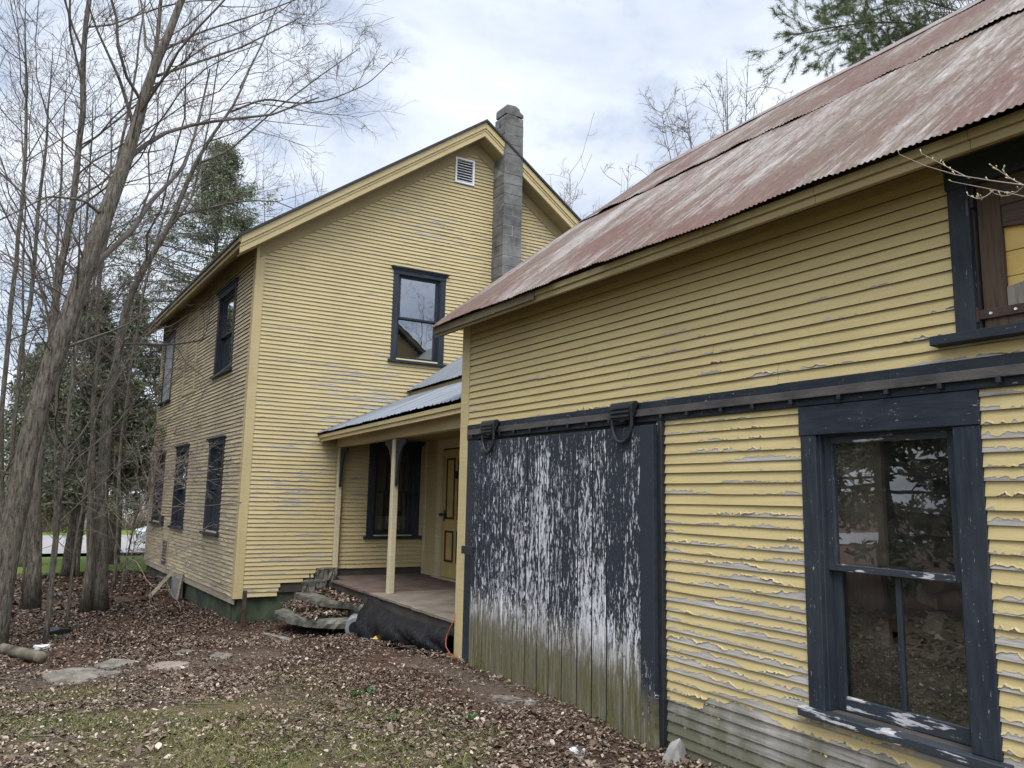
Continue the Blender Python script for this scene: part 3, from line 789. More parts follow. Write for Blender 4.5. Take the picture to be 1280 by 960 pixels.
def metal_roof(x0, z0, x1, z1, y0, y1, name, lab):
    q = MB(); ny = int((y1-y0)/.0225)+1; yy = np.linspace(y0, y1, ny)
    ph = (yy % .225)/.225
    rib = np.where(ph < .12, .016*np.sin(ph/.12*PI), 0)+.003*np.sin(ph*4*PI)
    sag = (fbm1(yy*.7, 5, 2)-.5)*.02
    rows = [np.stack([np.full(ny, x0+(x1-x0)*t), yy, z0+(z1-z0)*t+rib+sag*(1-t)+(fbm1(yy*6, 8)-.5)*.02*(t == 0)], -1) for t in (0, .02, .33, .66, 1.)]
    rows = [pk(p_) for p_ in rows] if name == 'porch_roof' else rows
    q.grid(np.stack(rows)); r = q.build(name, M_METALROOF, house, smooth_=False); r['label'] = lab; return r
metal_roof(3.555, 1.02, 5.5, 1.93, 7.62, 12.69, 'porch_roof', 'grey blue metal porch roof')
metal_roof(5.08, 1.845, 7.8, 3.75, 7.6, 12.69, 'wing_roof', 'grey blue metal roof of the side wing')
m = MB(); m.box(5.13, 5.16, 7.6, 12.66, 1.66, 1.815); m.prism([(5.13, 1.83), (7.8, 3.70), (7.8, 3.73), (5.13, 1.86)], 12.60, 12.68, lambda c: c[..., [0, 1, 2]]); m.build('fascia', M_EAVE, house)
m = MB(); m.add(np.array([[7.8, 7.6, 3.74], [7.8, 12.69, 3.74], [10.5, 12.69, 1.85], [10.5, 7.6, 1.85]]), [(0, 1, 2, 3)]); m.build('wing_roof', M_METALROOF, house)
m = MB(); m.prism([(3.56, .99), (5.3, 1.80), (5.3, 1.84), (3.56, 1.03)], 12.64, 12.69, lambda c: c[..., [0, 1, 2]]); m.build('flashing', M_IRON, house)

# ================================================================== BARN
BX = 3.7; BY0, BY1 = -2.0, 7.55
def bdef(V):
    V = V.copy(); z = V[:, 2]
    V[:, 2] = z+.018*np.clip(z, 0, 1.8)**.8*(1-.5*smooth((z-1.8)/2.6))*(V[:, 1]-2)
    return V
barn = empty('barn', (BX, 4.5, -1.70), 'yellow clapboard barn with rusty corrugated roof, sliding plank door and slate blue trim', 'barn')
b_fr = frame((BX, 0, 0), (0, 1, 0), (-1, 0, 0))     # u = y, w towards the viewer
BW = (2.075, 3.10, -1.09, .552); BWo = (2.2, 3.0, -1.09, .39)
DO = (4.25, 7.30, -1.66, .52)
LO = (.75, 2.155, .83, 1.72); LOo = (.86, 2.05, .84, 1.68)
opens = [BWo, (DO[0]+.05, DO[1]-.1, -1.6, .45), LOo]
m = MB(bdef); wall_panel(m, b_fr, BY0, BY1-.01, -1.75, 1.9, opens, .12)
m.box(BX+.005, 9.5, BY1-.12, BY1-.01, -1.75, 1.9); m.box(9.4, 9.5, BY0, BY1-.13, -1.75, 1.9); m.box(BX+.13, 9.39, BY0, BY0+.1, -1.75, 1.9)
for y in (BY1-.06, BY0+.05): m.add(np.array([[BX+.01, y, 1.9], [9.49, y, 1.9], [6.6, y, 4.3]]), [(0, 1, 2)])
m.build('wall', M_DARK, barn)
m = MB(bdef); m.box(BX+.1, 9.4, BY0+.1, BY1-.1, -1.78, -1.72); m.box(BX+.9, 9.4, BY0+.1, BY1-.1, .62, .68); m.box(6.2, 6.3, BY0+.1, BY1-.1, -1.7, .6); m.build('floor', M_DARK, barn)
# interior stud seen through the glass
m = MB(bdef); m.box(BX+.14, BX+.26, 2.94, 3.06, -1.7, .6); m.box(BX+.13, BX+.16, 2.70, 2.935, -1.7, .6); m.build('stud', mat_oldwood('dusty stud', (.16, .12, .085), (.08, .06, .045), None, True), barn)
# siding below and above the header
def plow(u, z):
    p = .09+.32*smooth(-z, -.5, 1.0)+.42*(fbm2(u*1.1, z*2.3+0*u, 88, 3)-.5)
    p = p+.08*(1-smooth(u, 2.0, 2.3))
    return np.where(z < -1.25+(fbm1(u*.8, 3, 3)-.5)*.24-.03*(u-3.5), 3., p)
m = MB(bdef)
clapboard(m, b_fr, BY0, 4.38, -1.64, .56, .0655, [BWo, (BW[0]+.02, BW[1]-.02, -1.12, .6)], plow, None, .008, .018, 31, .75, None, .0024, 1.2)
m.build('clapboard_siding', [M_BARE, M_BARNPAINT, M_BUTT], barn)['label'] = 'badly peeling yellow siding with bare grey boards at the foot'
def pup(u, z): return .03+.12*(1-smooth(z, .72, 1.15))-.35*smooth(z, 1.15, 1.4)
m = MB(bdef)
clapboard(m, b_fr, BY0, 7.45, .70, 1.86, .0645, [(LO[0]+.03, LO[1]-.03, .8, 1.9)], pup, None, .012, .018, 47, .8, None, .0018, .8)
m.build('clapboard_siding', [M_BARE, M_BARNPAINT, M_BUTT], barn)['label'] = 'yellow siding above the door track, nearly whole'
# corner board and gable-end siding (seen from the side only)
m = MB(bdef); m.box(7.41, 7.56, -.03, .03, -1.69, 1.88, 0, b_fr, .003); m.box(BX-.028, BX+.12, 7.562, 7.585, -1.69, 1.86)
m.build('corner_board', M_TRIM, barn, .004)
e_fr = frame((0, BY1, 0), (1, 0, 0), (0, 1, 0))
m = MB(bdef); clapboard(m, e_fr, BX+.1, 9.5, -1.6, 4.2, .066, [], lambda u, z: .05+0*u, lambda z: (max(BX+.1, BX+.1+(z-1.85)/.83), min(9.5, 9.5-(z-1.85)/.83)), .08, .012, 61)
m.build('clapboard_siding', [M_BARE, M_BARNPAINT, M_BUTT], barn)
# footing stones under the sill
m = MB(); m.box(BX+.03, BX+.3, BY0, BY1, -2.0, -1.70, 0, None, .01); m.build('footing', M_FOUND, barn)
# header band, track
m = MB(bdef); m.box(7.16, 7.405, -.01, .022, -1.64, .552, 0, b_fr); m.box(BY0, 7.41, -.01, .030, .555, .70, 0, b_fr, .002); m.build('header_board', M_SLATEH, barn, .003)
m = MB(bdef); m.box(1.2, 7.36, .034, .046, .600, .648, 0, b_fr); m.box(1.2, 7.36, .047, .058, .597, .612, 0, b_fr)
tr = m.build('door_track', mat_simple('track steel', (.05, .047, .046), .55, .5, 6, .4, (1, .5, 1), 0, (.11, .095, .085)), barn, .002)
for k in range(21):
    y = 1.35+k*.295+rng.uniform(-.02, .02); q = MB(bdef)
    q.box(y-.018, y+.018, .0305, .0335, .585, .675, 0, b_fr); q.box(y-.011, y+.011, .0345, .062, .57, .597, 0, b_fr)
    q.build('track_bracket', M_IRON, tr, .002)
# sliding door
DW = .07                                        # how far the door stands off the wall
m = MB(bdef); y = 4.49; k = 0
pw = [.212, .205, .19, .2, .215, .2, .185, .2, .21, .19, .205, .195, .2, .2]
while y < 6.97:
    w_ = pw[k % 14]; y1 = min(y+w_, 6.98)
    zb = -1.665+rng.uniform(-.012, .012)
    m.box(y+.0075, y1-.0075, DW-.022, DW+rng.uniform(-.006, .004), zb, .525, 0, b_fr, .002)
    y = y1; k += 1
sd = m.build('sliding_door', M_PLANK, barn, .004); sd['label'] = 'dark plank sliding door, paint flaked to white and mossy at the foot'
m = MB(bdef)
m.box(4.35, 7.1, DW-.022, DW-.009, -1.62, .5, 0, b_fr); m.build('backing', mat_simple('black gap', (.006, .006, .006), .95, .2, 3, 0), sd)
m = MB(bdef); m.box(4.335, 4.488, DW-.03, DW+.012, -1.67, .53, 0, b_fr, .002); m.build('stile', M_STILE, sd, .003)
m = MB(bdef); m.box(6.985, 7.15, DW-.03, DW+.006, -1.62, .53, 0, b_fr, .002); m.build('stile', M_PLANK, sd, .003)
m = MB(bdef); m.box(4.285, 4.325, -.01, .05, -1.66, .553, 0, b_fr); m.build('door_jamb', M_IRON, barn, .003)
m = MB(bdef); m.box(7.08, 7.33, DW+.008, DW+.03, -.55, -.47, 0, b_fr); m.box(7.06, 7.12, DW+.007, DW+.02, -.85, -.56, 0, b_fr); m.build('latch', M_IRON, sd, .003)
def hanger(yc, w):
    q = MB(bdef); z1 = .775
    # hood over the wheel
    zz = [(-.5, .0), (-.5, .11)]
    prof = [(DW+.025, .585), (DW+.04, .65), (DW+.036, .69), (DW+.02, .708), (.06, .712), (.04, .70)]
    uu = np.array([yc-w/2, yc+w/2])
    P = np.stack([np.stack([b_fr(np.array([[u, a, z]]))[0] for u in uu]) for (a, z) in prof]); q.grid(P)
    q.grid(P-np.array([-.012, 0, .008]))
    for u in uu: q.prism([(a, z) for (a, z) in prof], u-.006, u+.006, lambda c: b_fr(np.stack([c[..., 1], c[..., 0], c[..., 2]], -1)))
    h = q.build('hanger', M_IRON, sd, .002)
    q = MB(bdef)
    for t in (.595, .625, .655): q.box(yc-w*.42, yc+w*.42, DW+.034, DW+.056, t, t+.016, 0, b_fr)
    q.build('rib', M_IRON, h, .002)
    q = MB(bdef); pts = []
    for t in np.linspace(0, PI, 15): pts.append((yc-w*.46*math.cos(t), DW+.022, .585-.165*math.sin(t)**.75))
    pts = [(yc-w*.46, DW+.028, .66)]+pts+[(yc+w*.46, DW+.028, .66)]
    q.tube(b_fr(np.array(pts)), .0135, 8); q.build('strap', M_IRON, h)
    q = MB(bdef); q.tube(b_fr(np.array([[yc, .056, .635], [yc, .09, .635]])), .07, 18); q.build('wheel', M_IRON, h)
hanger(4.68, .26); hanger(6.82, .26)
# window
window(barn, b_fr, *BW, .1, bdef, cap=False, wid=(.13, .105), mats=(M_SLATE, M_SLATEH, M_WORN), glass=M_DUSTY, mullion=True, headw=.162, cracked='mirror', meet=.515)
# loft door
m = MB(bdef)
m.box(LO[1]-.1, LO[1], -.02, .03, LO[2], LO[3]-.172, 0, b_fr, .002); m.box(LO[0], LO[0]+.1, -.02, .03, LO[2], LO[3]-.172, 0, b_fr, .002)
m.box(LO[0]-.01, LO[1]+.01, -.01, .034, LO[3]-.17, LO[3]+.13, 1, b_fr, .002)
m.box(LO[0]-.1, LO[1]+.1, -.02, .085, LO[2]-.052, LO[2]-.002, 1, b_fr, .002)
lc = m.build('loft_casing', [M_SLATE, M_SLATEH], barn, .004)
m = MB(bdef); a, b = LOo[0]+.02, LOo[1]-.015
z0, z1 = LO[2]+.005, LO[3]-.165; nb = 6; hb = (z1-z0)/nb
for k in range(nb): m.box(a, b, -.06, -.035+rng.uniform(-.001, .001), z0+k*hb+.0015, z0+(k+1)*hb-.0015, 0, b_fr)
ld = m.build('loft_door', mat_paint('loft door yellow', (.60, .42, .14), (.52, .35, .105), None, .2), barn, .002)
m = MB(bdef); m.box(b-.105, b, -.033, -.006, z0, z1, 0, b_fr, .001); m.build('stile', M_BROWN, ld, .003); m = MB(bdef); m.box(a, a+.105, -.033, -.006, z0, z1, 0, b_fr, .001); m.build('stile', M_BROWN, ld, .003)
M_RAIL = mat_oldwood('brown stained rail', (.075, .05, .036), (.035, .024, .018))
for (c, d) in ((z1-.14, z1), (z0, z0+.075)): m = MB(bdef); m.box(a+.106, b-.106, -.033, -.008, c, d, 0, b_fr, .001); m.build('rail', M_RAIL, ld, .003)
m = MB(bdef); zb0, zb1 = z0+.077, z1-.142
zc = (zb0+zb1)/2
m.prism([(b-.107, zb0), (b-.107, zb0+.11), (a+.107, zc+.02), (a+.107, zc-.11), (b-.2, zb0)], -.032, -.010, b_fr)
m.build('brace', M_DOORWOOD, ld, .003)
m = MB(bdef); m.prism([(b-.107, zb1), (b-.107, zb1-.10), (a+.107, zc+.03), (a+.107, zc+.15), (b-.22, zb1)], -.032, -.012, b_fr); m.build('brace', M_RAIL, ld, .003)
m = MB(bdef); zs = LO[2]+.055; m.box(a+.3, b+.035, -.005, .006, zs, zs+.045, 0, b_fr); m.tube(b_fr(np.array([[b+.03, .008, zs-.012], [b+.03, .008, zs+.06]])), .016, 8)
st = m.build('strap_hinge', M_RUSTIRON, ld, .002)
for k in range(5): m = MB(bdef); m.tube(b_fr(np.array([[b-.04-k*.11, .005, zs+.022], [b-.04-k*.11, .013, zs+.022]])), .0065, 8); m.build('bolt', M_WHITE, st)
m = MB(bdef); m.box(b+.0, b+.05, -.02, .02, z1-.12, z1-.06, 0, b_fr); m.tube(b_fr(np.array([[b+.03, .02, z1-.16], [b+.03, .02, z1-.08]])), .014, 8); m.build('pintle', M_IRON, ld)
# eaves
EX, EZ, RX, RTZ, RY1, RY0 = 3.36, 1.70, 6.61, 4.38, 7.72, -2.3
sl = (RTZ-EZ)/(RX-EX)
m = MB(bdef)
for k in range(12):
    y0 = RY0+(RY1-RY0)*k/12; y1 = RY0+(RY1-RY0)*(k+1)/12-.002
    m.box(EX+.035, EX+.065, y0, y1, EZ-.105, EZ-.045); m.box(EX+.02, EX+.034, y0, y1, EZ-.06, EZ-.012)
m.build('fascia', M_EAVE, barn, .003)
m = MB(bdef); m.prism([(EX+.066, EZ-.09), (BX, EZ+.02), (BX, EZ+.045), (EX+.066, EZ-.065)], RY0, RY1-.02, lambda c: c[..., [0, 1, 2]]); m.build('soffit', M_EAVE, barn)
m = MB(bdef); m.box(LO[1]+.02, 7.41, .0, .024, EZ-.045, EZ+.05, 0, b_fr); m.build('frieze_board', M_EAVE, barn)
m = MB(bdef)
for sgn in (1, -1):
    f = (lambda c: c[..., [0, 1, 2]]) if sgn == 1 else (lambda c: np.stack([2*RX-c[..., 0], c[..., 1], c[..., 2]], -1))
    m.prism([(EX+.03, EZ-.115), (RX, RTZ-.115), (RX, RTZ-.012), (EX+.03, EZ-.012)], RY1-.045, RY1-.015, f)
    m.prism([(EX+.07, EZ-.11), (RX, RTZ-.11), (RX, RTZ-.085), (EX+.07, EZ-.085)], RY0+.02, RY1-.05, f, 1)
m.build('rake_board', [mat_oldwood('dirty rake wood', (.23, .19, .12), (.09, .07, .045)), M_DARK], barn, .003)
# weathered foot of the eave near the corner: split fascia
m = MB(bdef); m.box(EX+.012, EX+.019, 5.6, 7.70, EZ-.085, EZ-.02, 0, None, .003); m.build('fascia_scar', mat_oldwood('dirty eave wood', (.2, .16, .10), (.07, .055, .038)), barn)
# corrugated sheets
def corrugated(s0, s1, lift0, lift1, rows, name, sgn=1, ny=None, seed=1):
    ny = ny or int((RY1-RY0)/.0057); yy = np.linspace(RY0, RY1, ny)
    L = math.hypot(RX-EX, RTZ-EZ); nrm = np.array([-(RTZ-EZ), 0, RX-EX])/L; dr = np.array([RX-EX, 0, RTZ-EZ])/L
    P = []; UV = []
    for t in np.linspace(0, 1, rows):
        s = s0+(s1-s0)*t
        bend = np.maximum(fbm1(yy*1.5, seed, 4)-.5, 0)*.09*(1-t)**4*(lift0 > .01)
        wv = .0038*np.sin(yy*2*PI/.0345)+(fbm1(yy*.9+s*.3, seed+3, 2)-.5)*.022
        lift = lift0*(1-t)+lift1*t+.006*np.floor((yy+.1) / .66) % .009
        ss = s+((vn1(np.floor(yy/.66)*7.3, seed+9)-.5)*.05+(vn1(yy*30, 4)-.5)*.012)*(t == 0)
        h = wv+lift+np.maximum(bend, -.004)
        P.append(np.array([EX, 0, EZ])+ss[:, None]*dr+h[:, None]*nrm+np.stack([0*yy, yy, 0*yy], -1)); UV.append(np.stack([yy+seed*5.2, ss+seed], -1))
    P = np.stack(P); UV = np.stack(UV)
    if sgn < 0: P[..., 0] = 2*RX-P[..., 0]
    V = bdef(P.reshape(-1, 3)); i = np.arange(rows-1)[:, None]*ny+np.arange(ny-1)[None]
    F = np.stack([i, i+1, i+ny+1, i+ny], -1).reshape(-1, 4)
    ob = mesh_np(name, V, F, M_RUSTROOF, barn, smooth_=True)
    uv = ob.data.uv_layers.new(name='uv'); uv.data.foreach_set('uv', UV.reshape(-1, 2)[F.reshape(-1)].astype(np.float32).reshape(-1))
    return ob
LS = math.hypot(RX-EX, RTZ-EZ)
r_ = corrugated(-.03, .62*LS, .006, .006, 9, 'roof_sheeting', seed=1); r_['label'] = 'lower course of rusty corrugated sheets'
r_ = corrugated(.585*LS, 1.0*LS, .013, .012, 7, 'roof_sheeting', seed=2); r_['label'] = 'upper course of rusty corrugated sheets, its edge lifting'
corrugated(-.03, 1.0*LS, .006, .006, 4, 'roof_sheeting', -1, 400, 3)
m = MB(bdef); ny = 120; yy = np.linspace(RY0-.03, RY1+.03, ny)
rows = []
for (dx, dz) in ((-.2, -.2*sl), (-.1, -.1*sl), (0, .0), (.1, -.1*sl), (.2, -.2*sl)): rows.append(np.stack([np.full(ny, RX+dx), yy, RTZ+.035+dz+(fbm1(yy*3, int(dx*10)+20)-.5)*.02], -1))
m.grid(np.stack(rows)); m.build('ridge_cap', mat_simple('rusty ridge cap', (.17, .12, .1), .6, .4, 5, .2), barn)

# ================================================================== THINGS ON THE GROUND
def slab_mesh(outline, z, th, seed, tilt=(0, 0), rough=.02, sub=5):
    """flat stone from an outline: domed rough top, broken edge"""
    o = np.array(outline, float); n = len(o)
    # densify
    P = np.vstack([o[i]+(o[(i+1) % n]-o[i])*t for i in range(n) for t in np.linspace(0, 1, sub, endpoint=False)]).reshape(-1, 2)
    r = np.random.default_rng(seed); P = P+r.normal(0, rough*.35, P.shape); c = P.mean(0); k = len(P)
    rings = []
    for (s, dz) in ((1.0, -th), (1.02, -th*.4), (1.0, -.012), (.96, 0.), (.6, .006), (.25, .008)):
        q = c+(P-c)*s+r.normal(0, rough*.5, P.shape); zz = z+dz+tilt[0]*(q[:, 0]-c[0])+tilt[1]*(q[:, 1]-c[1])+(r.normal(0, rough*.22, k) if dz > -th*.3 else 0)
        rings.append(np.column_stack([q, zz]))
    m = MB()
    R = np.stack([np.vstack([x, x[:1]]) for x in rings]); m.grid(R)
    m.add(rings[-1], [tuple(range(k))])
    return m
def stone(name, outline, z, th, mat, label, cat, group=None, seed=1, **k):
    o = slab_mesh(outline, z, th, seed, **k).build(name, mat, None)
    c = np.mean(np.array(outline), 0); v = np.array([c[0], c[1], z-th])
    me = o.data; co = np.empty(len(me.vertices)*3, np.float32); me.vertices.foreach_get('co', co); co = co.reshape(-1, 3)-v.astype(np.float32)
    me.vertices.foreach_set('co', co.reshape(-1)); o.location = v
    return tag(o, label, cat, group)
def blob(cx, cy, rx, ry, n=9, seed=0, rot=0):
    r = np.random.default_rng(seed); a = np.arange(n)*2*PI/n; q = 1+r.uniform(-.22, .16, n)
    x = rx*np.cos(a)*q; y = ry*np.sin(a)*q; c, s = math.cos(rot), math.sin(rot)
    return [(cx+c*i-s*j, cy+s*i+c*j) for i, j in zip(x, y)]
SG = 'stepping stones across the dirt'; CLEAR = []
def gnd(px, py):                                   # where a photo point meets the ground
    r = ray(px, py); t = 5.
    for _ in range(40): p = r*t; t += (p[2]-float(gz(p[0], p[1])))/(-r[2])*.7
    return r*t
for (px, py, wpx, dy, mt, lab, sd_, rt) in (
        (92, 846, 62, .36, M_STONE, 'pale grey flat stone set in the dirt, nearest the log', 1, .15),
        (146, 832, 42, .26, M_STONE, 'small grey flat stone between the log and the long reddish stone', 2, .1),
        (211, 834, 54, .17, M_STONER, 'long narrow reddish flat stone in the dirt', 3, .32),
        (275, 822, 26, .16, M_STONE, 'bluish grey small stone nearest the house corner', 4, .1),
        (137, 845, 24, .12, M_STONE, 'sliver of pale stone in front of the small grey stone', 5, .2),
        (232, 817, 26, .1, M_STONE, 'low grey stone strip behind the long reddish stone', 6, .2)):
    p = gnd(px, py); w_ = wpx/2*p[1]/978*1.03
    CLEAR.append((p[0], p[1], w_, dy))
    stone('stepping_stone', blob(p[0], p[1], w_, dy, 8, sd_, rt), float(gz(p[0], p[1]))+.03, .08, mt, lab, 'stone', SG, sd_, rough=.012)
p = gnd(345, 801)
stone('kerb_stone', [(p[0]-.13, p[1]+.32), (p[0]-.06, p[1]+.34), (p[0]+.16, p[1]-.28), (p[0]+.08, p[1]-.3)], float(gz(p[0], p[1]))+.06, .12, M_STONE, 'narrow grey stone edge sticking out of the leaves before the porch steps', 'stone', None, 9, rough=.01)
# broken porch steps
stone('stone_step', [(2.88, 12.0), (2.92, 11.35), (3.08, 10.95), (3.36, 10.66), (3.66, 10.62), (3.72, 11.0), (3.6, 11.9), (3.3, 12.3)], -1.66, .11, M_LEDGE, 'lower porch step, a mossy curved slab heaped with leaves', 'step', 'broken porch steps', 21, rough=.016)
stone('stone_step', [(3.25, 12.35), (3.3, 11.6), (3.42, 11.12), (3.62, 10.92), (3.72, 10.45), (3.95, 10.42), (4.0, 12.3)], -1.46, .09, M_LEDGE, 'upper porch step, a thin grey slab under the deck edge', 'step', 'broken porch steps', 22, rough=.014)
b = empty('step_block', (3.85, 10.7, -1.9), 'concrete block with a round hole under the upper porch step', 'block')
m = MB(); m.box(3.70, 3.98, 10.42, 11.3, -1.98, -1.555, 0, None, .012); m.build('block', mat_simple('stained concrete', (.17, .165, .13), .95, .45, 5, .5), b, .01)
m = MB(); m.tube(np.array([[3.72, 10.75, -1.72], [3.63, 10.55, -1.76]]), [.14, .145], 16); m.build('pipe_stub', mat_simple('grey pipe', (.26, .27, .28), .6, .3, 4, .1), b)
m = MB(); m.tube(np.array([[3.632, 10.552, -1.759], [3.627, 10.542, -1.761]]), .095, 14); m.build('pipe_hole', M_IRON, b)
stone('rubble_block', blob(3.72, 12.35, .17, .14, 7, 5), -1.12, .17, M_LEDGE, 'crumbled dark stone under the foot of the corner porch post', 'stone', None, 5, rough=.025)
stone('rubble_block', blob(3.55, 12.3, .2, .16, 7, 6), -1.29, .2, M_LEDGE, 'mossy round stone between house wall and upper porch step', 'stone', None, 6, rough=.03)
p = atx(843, 950, 3.58)
p[2] = float(gz(p[0], p[1]))+.02
m = MB(); q = p+np.array([0, 0, .0])
m.add(q+np.array([[-.14, -.02, -.06], [.0, -.09, -.06], [.16, .02, -.06], [.02, .09, -.06], [-.10, .0, .03], [-.01, -.035, .105], [.05, .0, .13], [.12, .03, .07], [.02, .06, .09]]), [(0, 1, 5, 4), (1, 2, 7, 6), (1, 6, 5), (2, 3, 8, 7), (3, 0, 4, 8), (4, 5, 8), (5, 6, 8), (6, 7, 8)])
o = m.build('broken_concrete', M_CONCR, None, .006); tag(o, 'pale angular chunk of broken concrete at the foot of the barn wall', 'rubble')
def scrap(name, px, py, s, mat, label, cat, seed):
    p = gnd(px, py); r = np.random.default_rng(seed); n = 9; a = np.arange(n)*2*PI/n
    rr = s*(1+r.uniform(-.35, .3, n)); m = MB()
    top = np.column_stack([rr*np.cos(a)*1.2, rr*np.sin(a)*.8, .02+s*.5*r.random(n)])+p
    m.add(np.vstack([top, p+[0, 0, s*.75], np.column_stack([rr*np.cos(a)*1.1, rr*np.sin(a)*.7, -.02+0*a])+p]), [(i, (i+1) % n, n) for i in range(n)]+[(n+1+i, n+1+(i+1) % n, (i+1) % n, i) for i in range(n)])
    return tag(m.build(name, mat), label, cat)
scrap('white_scrap', 720, 943, .052, M_WHITE, 'white crumpled scrap lying on the leaves before the sliding door', 'scrap', 3)
scrap('pale_scrap', 724, 951, .04, M_CONCR, 'dull cream chip beside the white crumpled scrap', 'scrap', 8)
scrap('white_scrap', 50, 812, .075, M_WHITE, 'white scrap lying on leaves behind the log', 'scrap', 5)
scrap('pale_scrap', 664, 880, .035, M_CONCR, 'small pale chip in the dirt along the door', 'scrap', 6)
scrap('dark_clump', 70, 794, .16, M_IRON, 'black clump of debris in the leaves between trees and log', 'debris', 7)
p = gnd(471, 803); m = MB(); m.add(p+np.array([[-.06, 0, .05], [.03, -.05, .02], [.09, .02, .06], [0, .05, .07]]), [(0, 1, 2, 3)]); m.add(p+np.array([[-.06, 0, .044], [.03, -.05, .014], [.09, .02, .054], [0, .05, .064]]), [(3, 2, 1, 0)])
tag(m.build('yellow_chip', mat_simple('yellow chip paint', (.6, .42, .13), .6, .15, 5, .1)), 'yellow paint chip lying on leaves before the black plastic', 'chip')
p = gnd(637, 876)
stone('dirt_stone', blob(p[0], p[1], .2, .07, 8, 3, -1.0), float(gz(p[0], p[1]))+.02, .06, M_STONE, 'thin pale stone in the bare dirt along the sliding door', 'stone', None, 12, rough=.008)
# black plastic sheet hanging from the deck
m = MB(); n = 120; yy = np.linspace(7.62, 10.42, n); s = (yy-7.62)/2.8
rows = []
for t in np.linspace(0, 1, 12):
    fold = (fbm1(yy*2.2+t*2.4, 5, 5)-.5)*.30*(.15+t)+.07*np.sin(yy*7+5*t)*t*(1-t)+(fbm1(yy*7-t*4, 15, 3)-.5)*.07*t
    sagt = .06*np.sin(s*PI)*0
    x = 3.70-.10*math.sin(t*PI*.9)-.12*t*smooth(yy, 8.6, 10.2)+fold*.55+.06*smooth(yy, 10.1, 10.42)
    zb = gz(x, yy)-.02; ztop = PZ-.05-.09*np.sin(s*PI)**.6*(1-smooth(yy, 9.6, 10.4)*.3)
    rows.append(np.stack([x, yy+(fbm1(yy*2+9*t, 8)-.5)*.06, ztop+(zb-ztop)*t], -1))
t_ = rows[-1]; rows.append(t_+np.stack([-.16-.1*fbm1(yy*2, 3), 0*yy, .03+.03*fbm1(yy*4, 6)], -1))
m.grid(np.stack(rows)); tag(m.build('black_plastic_sheet', M_TARP, None, 0, True), 'black plastic sheet hanging slack from the porch deck edge', 'tarp')
# orange cord by the barn corner
pts = [atx(576, 760, 3.66), atx(566, 778, 3.62), atx(558, 795, 3.6), atx(557, 808, 3.58), atx(563, 818, 3.56), atx(573, 823, 3.6)]
pts[0] = pts[0]+np.array([.1, .25, .05])
cv = np.array(pts); t = np.linspace(0, 5, 40); ii_ = np.clip(t.astype(int), 0, 4); f = (t-ii_)[:, None]; pt = cv[ii_]*(1-f)+cv[ii_+1]*f
for _ in range(3): pt[1:-1] = (pt[:-2]+pt[1:-1]*2+pt[2:])/4
m = MB(); m.tube(pt, .0062, 6); tag(m.build('orange_cord', M_CORD, None, 0, True), 'orange cord drooping beside the barn corner board', 'cord')
# iron stake by the house corner
m = MB(); m.box(2.50, 2.555, 12.40, 12.45, -2.1, -1.42, 0, None, .004); tag(m.build('iron_stake', M_RUSTIRON, None, .004), 'rusty iron stake standing at the house corner', 'stake')
# leaning scrap of wood by the side wall
q = HF(np.array([[-.55, 3.9, -1.98], [-.06, 4.45, -1.55]])); m = MB(); d = (q[1]-q[0]); m.tube(q, .045, 4); m.tube(HF(np.array([[-.1, 3.55, -2.0], [-.05, 3.5, -1.5]])), .03, 4)
tag(m.build('leaning_boards', M_SIDEBARE), 'two short weathered boards leaning on the long side of the house', 'boards')
q0 = HF(np.array([.0, -.03, -.12])); q1 = aty(0, 588, 11.3); T = np.linspace(0, 1, 24)[:, None]; pt = q0+(q1-q0)*T; pt[:, 2] -= .22*np.sin(T[:, 0]*PI)
m = MB(); m.tube(pt, .006, 5); tag(m.build('slack_cable', M_WRACK, None, 0, True), 'thin slack cable running from the house corner towards the trees', 'cable')
# log
a, b = gnd(-60, 806), gnd(52, 832); m = MB(); n = 14; T = np.linspace(0, 1, n)
P = a+(b-a)*T[:, None]; P[:, 2] = gz(P[:, 0], P[:, 1])+.055; P[:, 2] = np.linspace(P[0, 2], P[-1, 2], n)+.03; P[:, :2] += (fbm1(T*3, 3)[:, None]-.5)*.03
m.tube(P, .066-.006*T+(fbm1(T*5, 5)-.5)*.006, 14); tag(m.build('log', mat_simple('old log bark', (.07, .055, .038), .95, .5, 5, 1., (1, 1, 1), 0, (.22, .19, .135)), None, 0, True), 'short mossy log lying on the leaves, cut end to the right', 'log')

# firewood behind the barn window: each piece its own thing, copies of a few split shapes
fw = []
for k in range(6):
    r = np.random.default_rng(60+k); m = MB(); n = 4+k % 2; a = np.sort(r.uniform(0, 2*PI, n)+np.arange(n)*.01)
    a = np.arange(n)*2*PI/n+r.uniform(-.3, .3, n); rr = r.uniform(.06, .10, n)
    A = np.stack([0*a-.2, rr*np.cos(a), rr*np.sin(a)], -1); B = A*np.array([-1, 1, 1])+r.normal(0, .008, A.shape)
    m.add(np.vstack([A, B]), [tuple(range(n))[::-1], tuple(range(n, 2*n))]+[(i, (i+1) % n, n+(i+1) % n, n+i) for i in range(n)])
    c = [(.26, .2, .13), (.13, .095, .065), (.42, .35, .26), (.10, .075, .05), (.17, .13, .09), (.12, .095, .075)][k]
    o = m.build('firewood', mat_simple('split firewood', c, .9, .35, 7, .4), None, .004); fw.append(o)
used = [False]*6
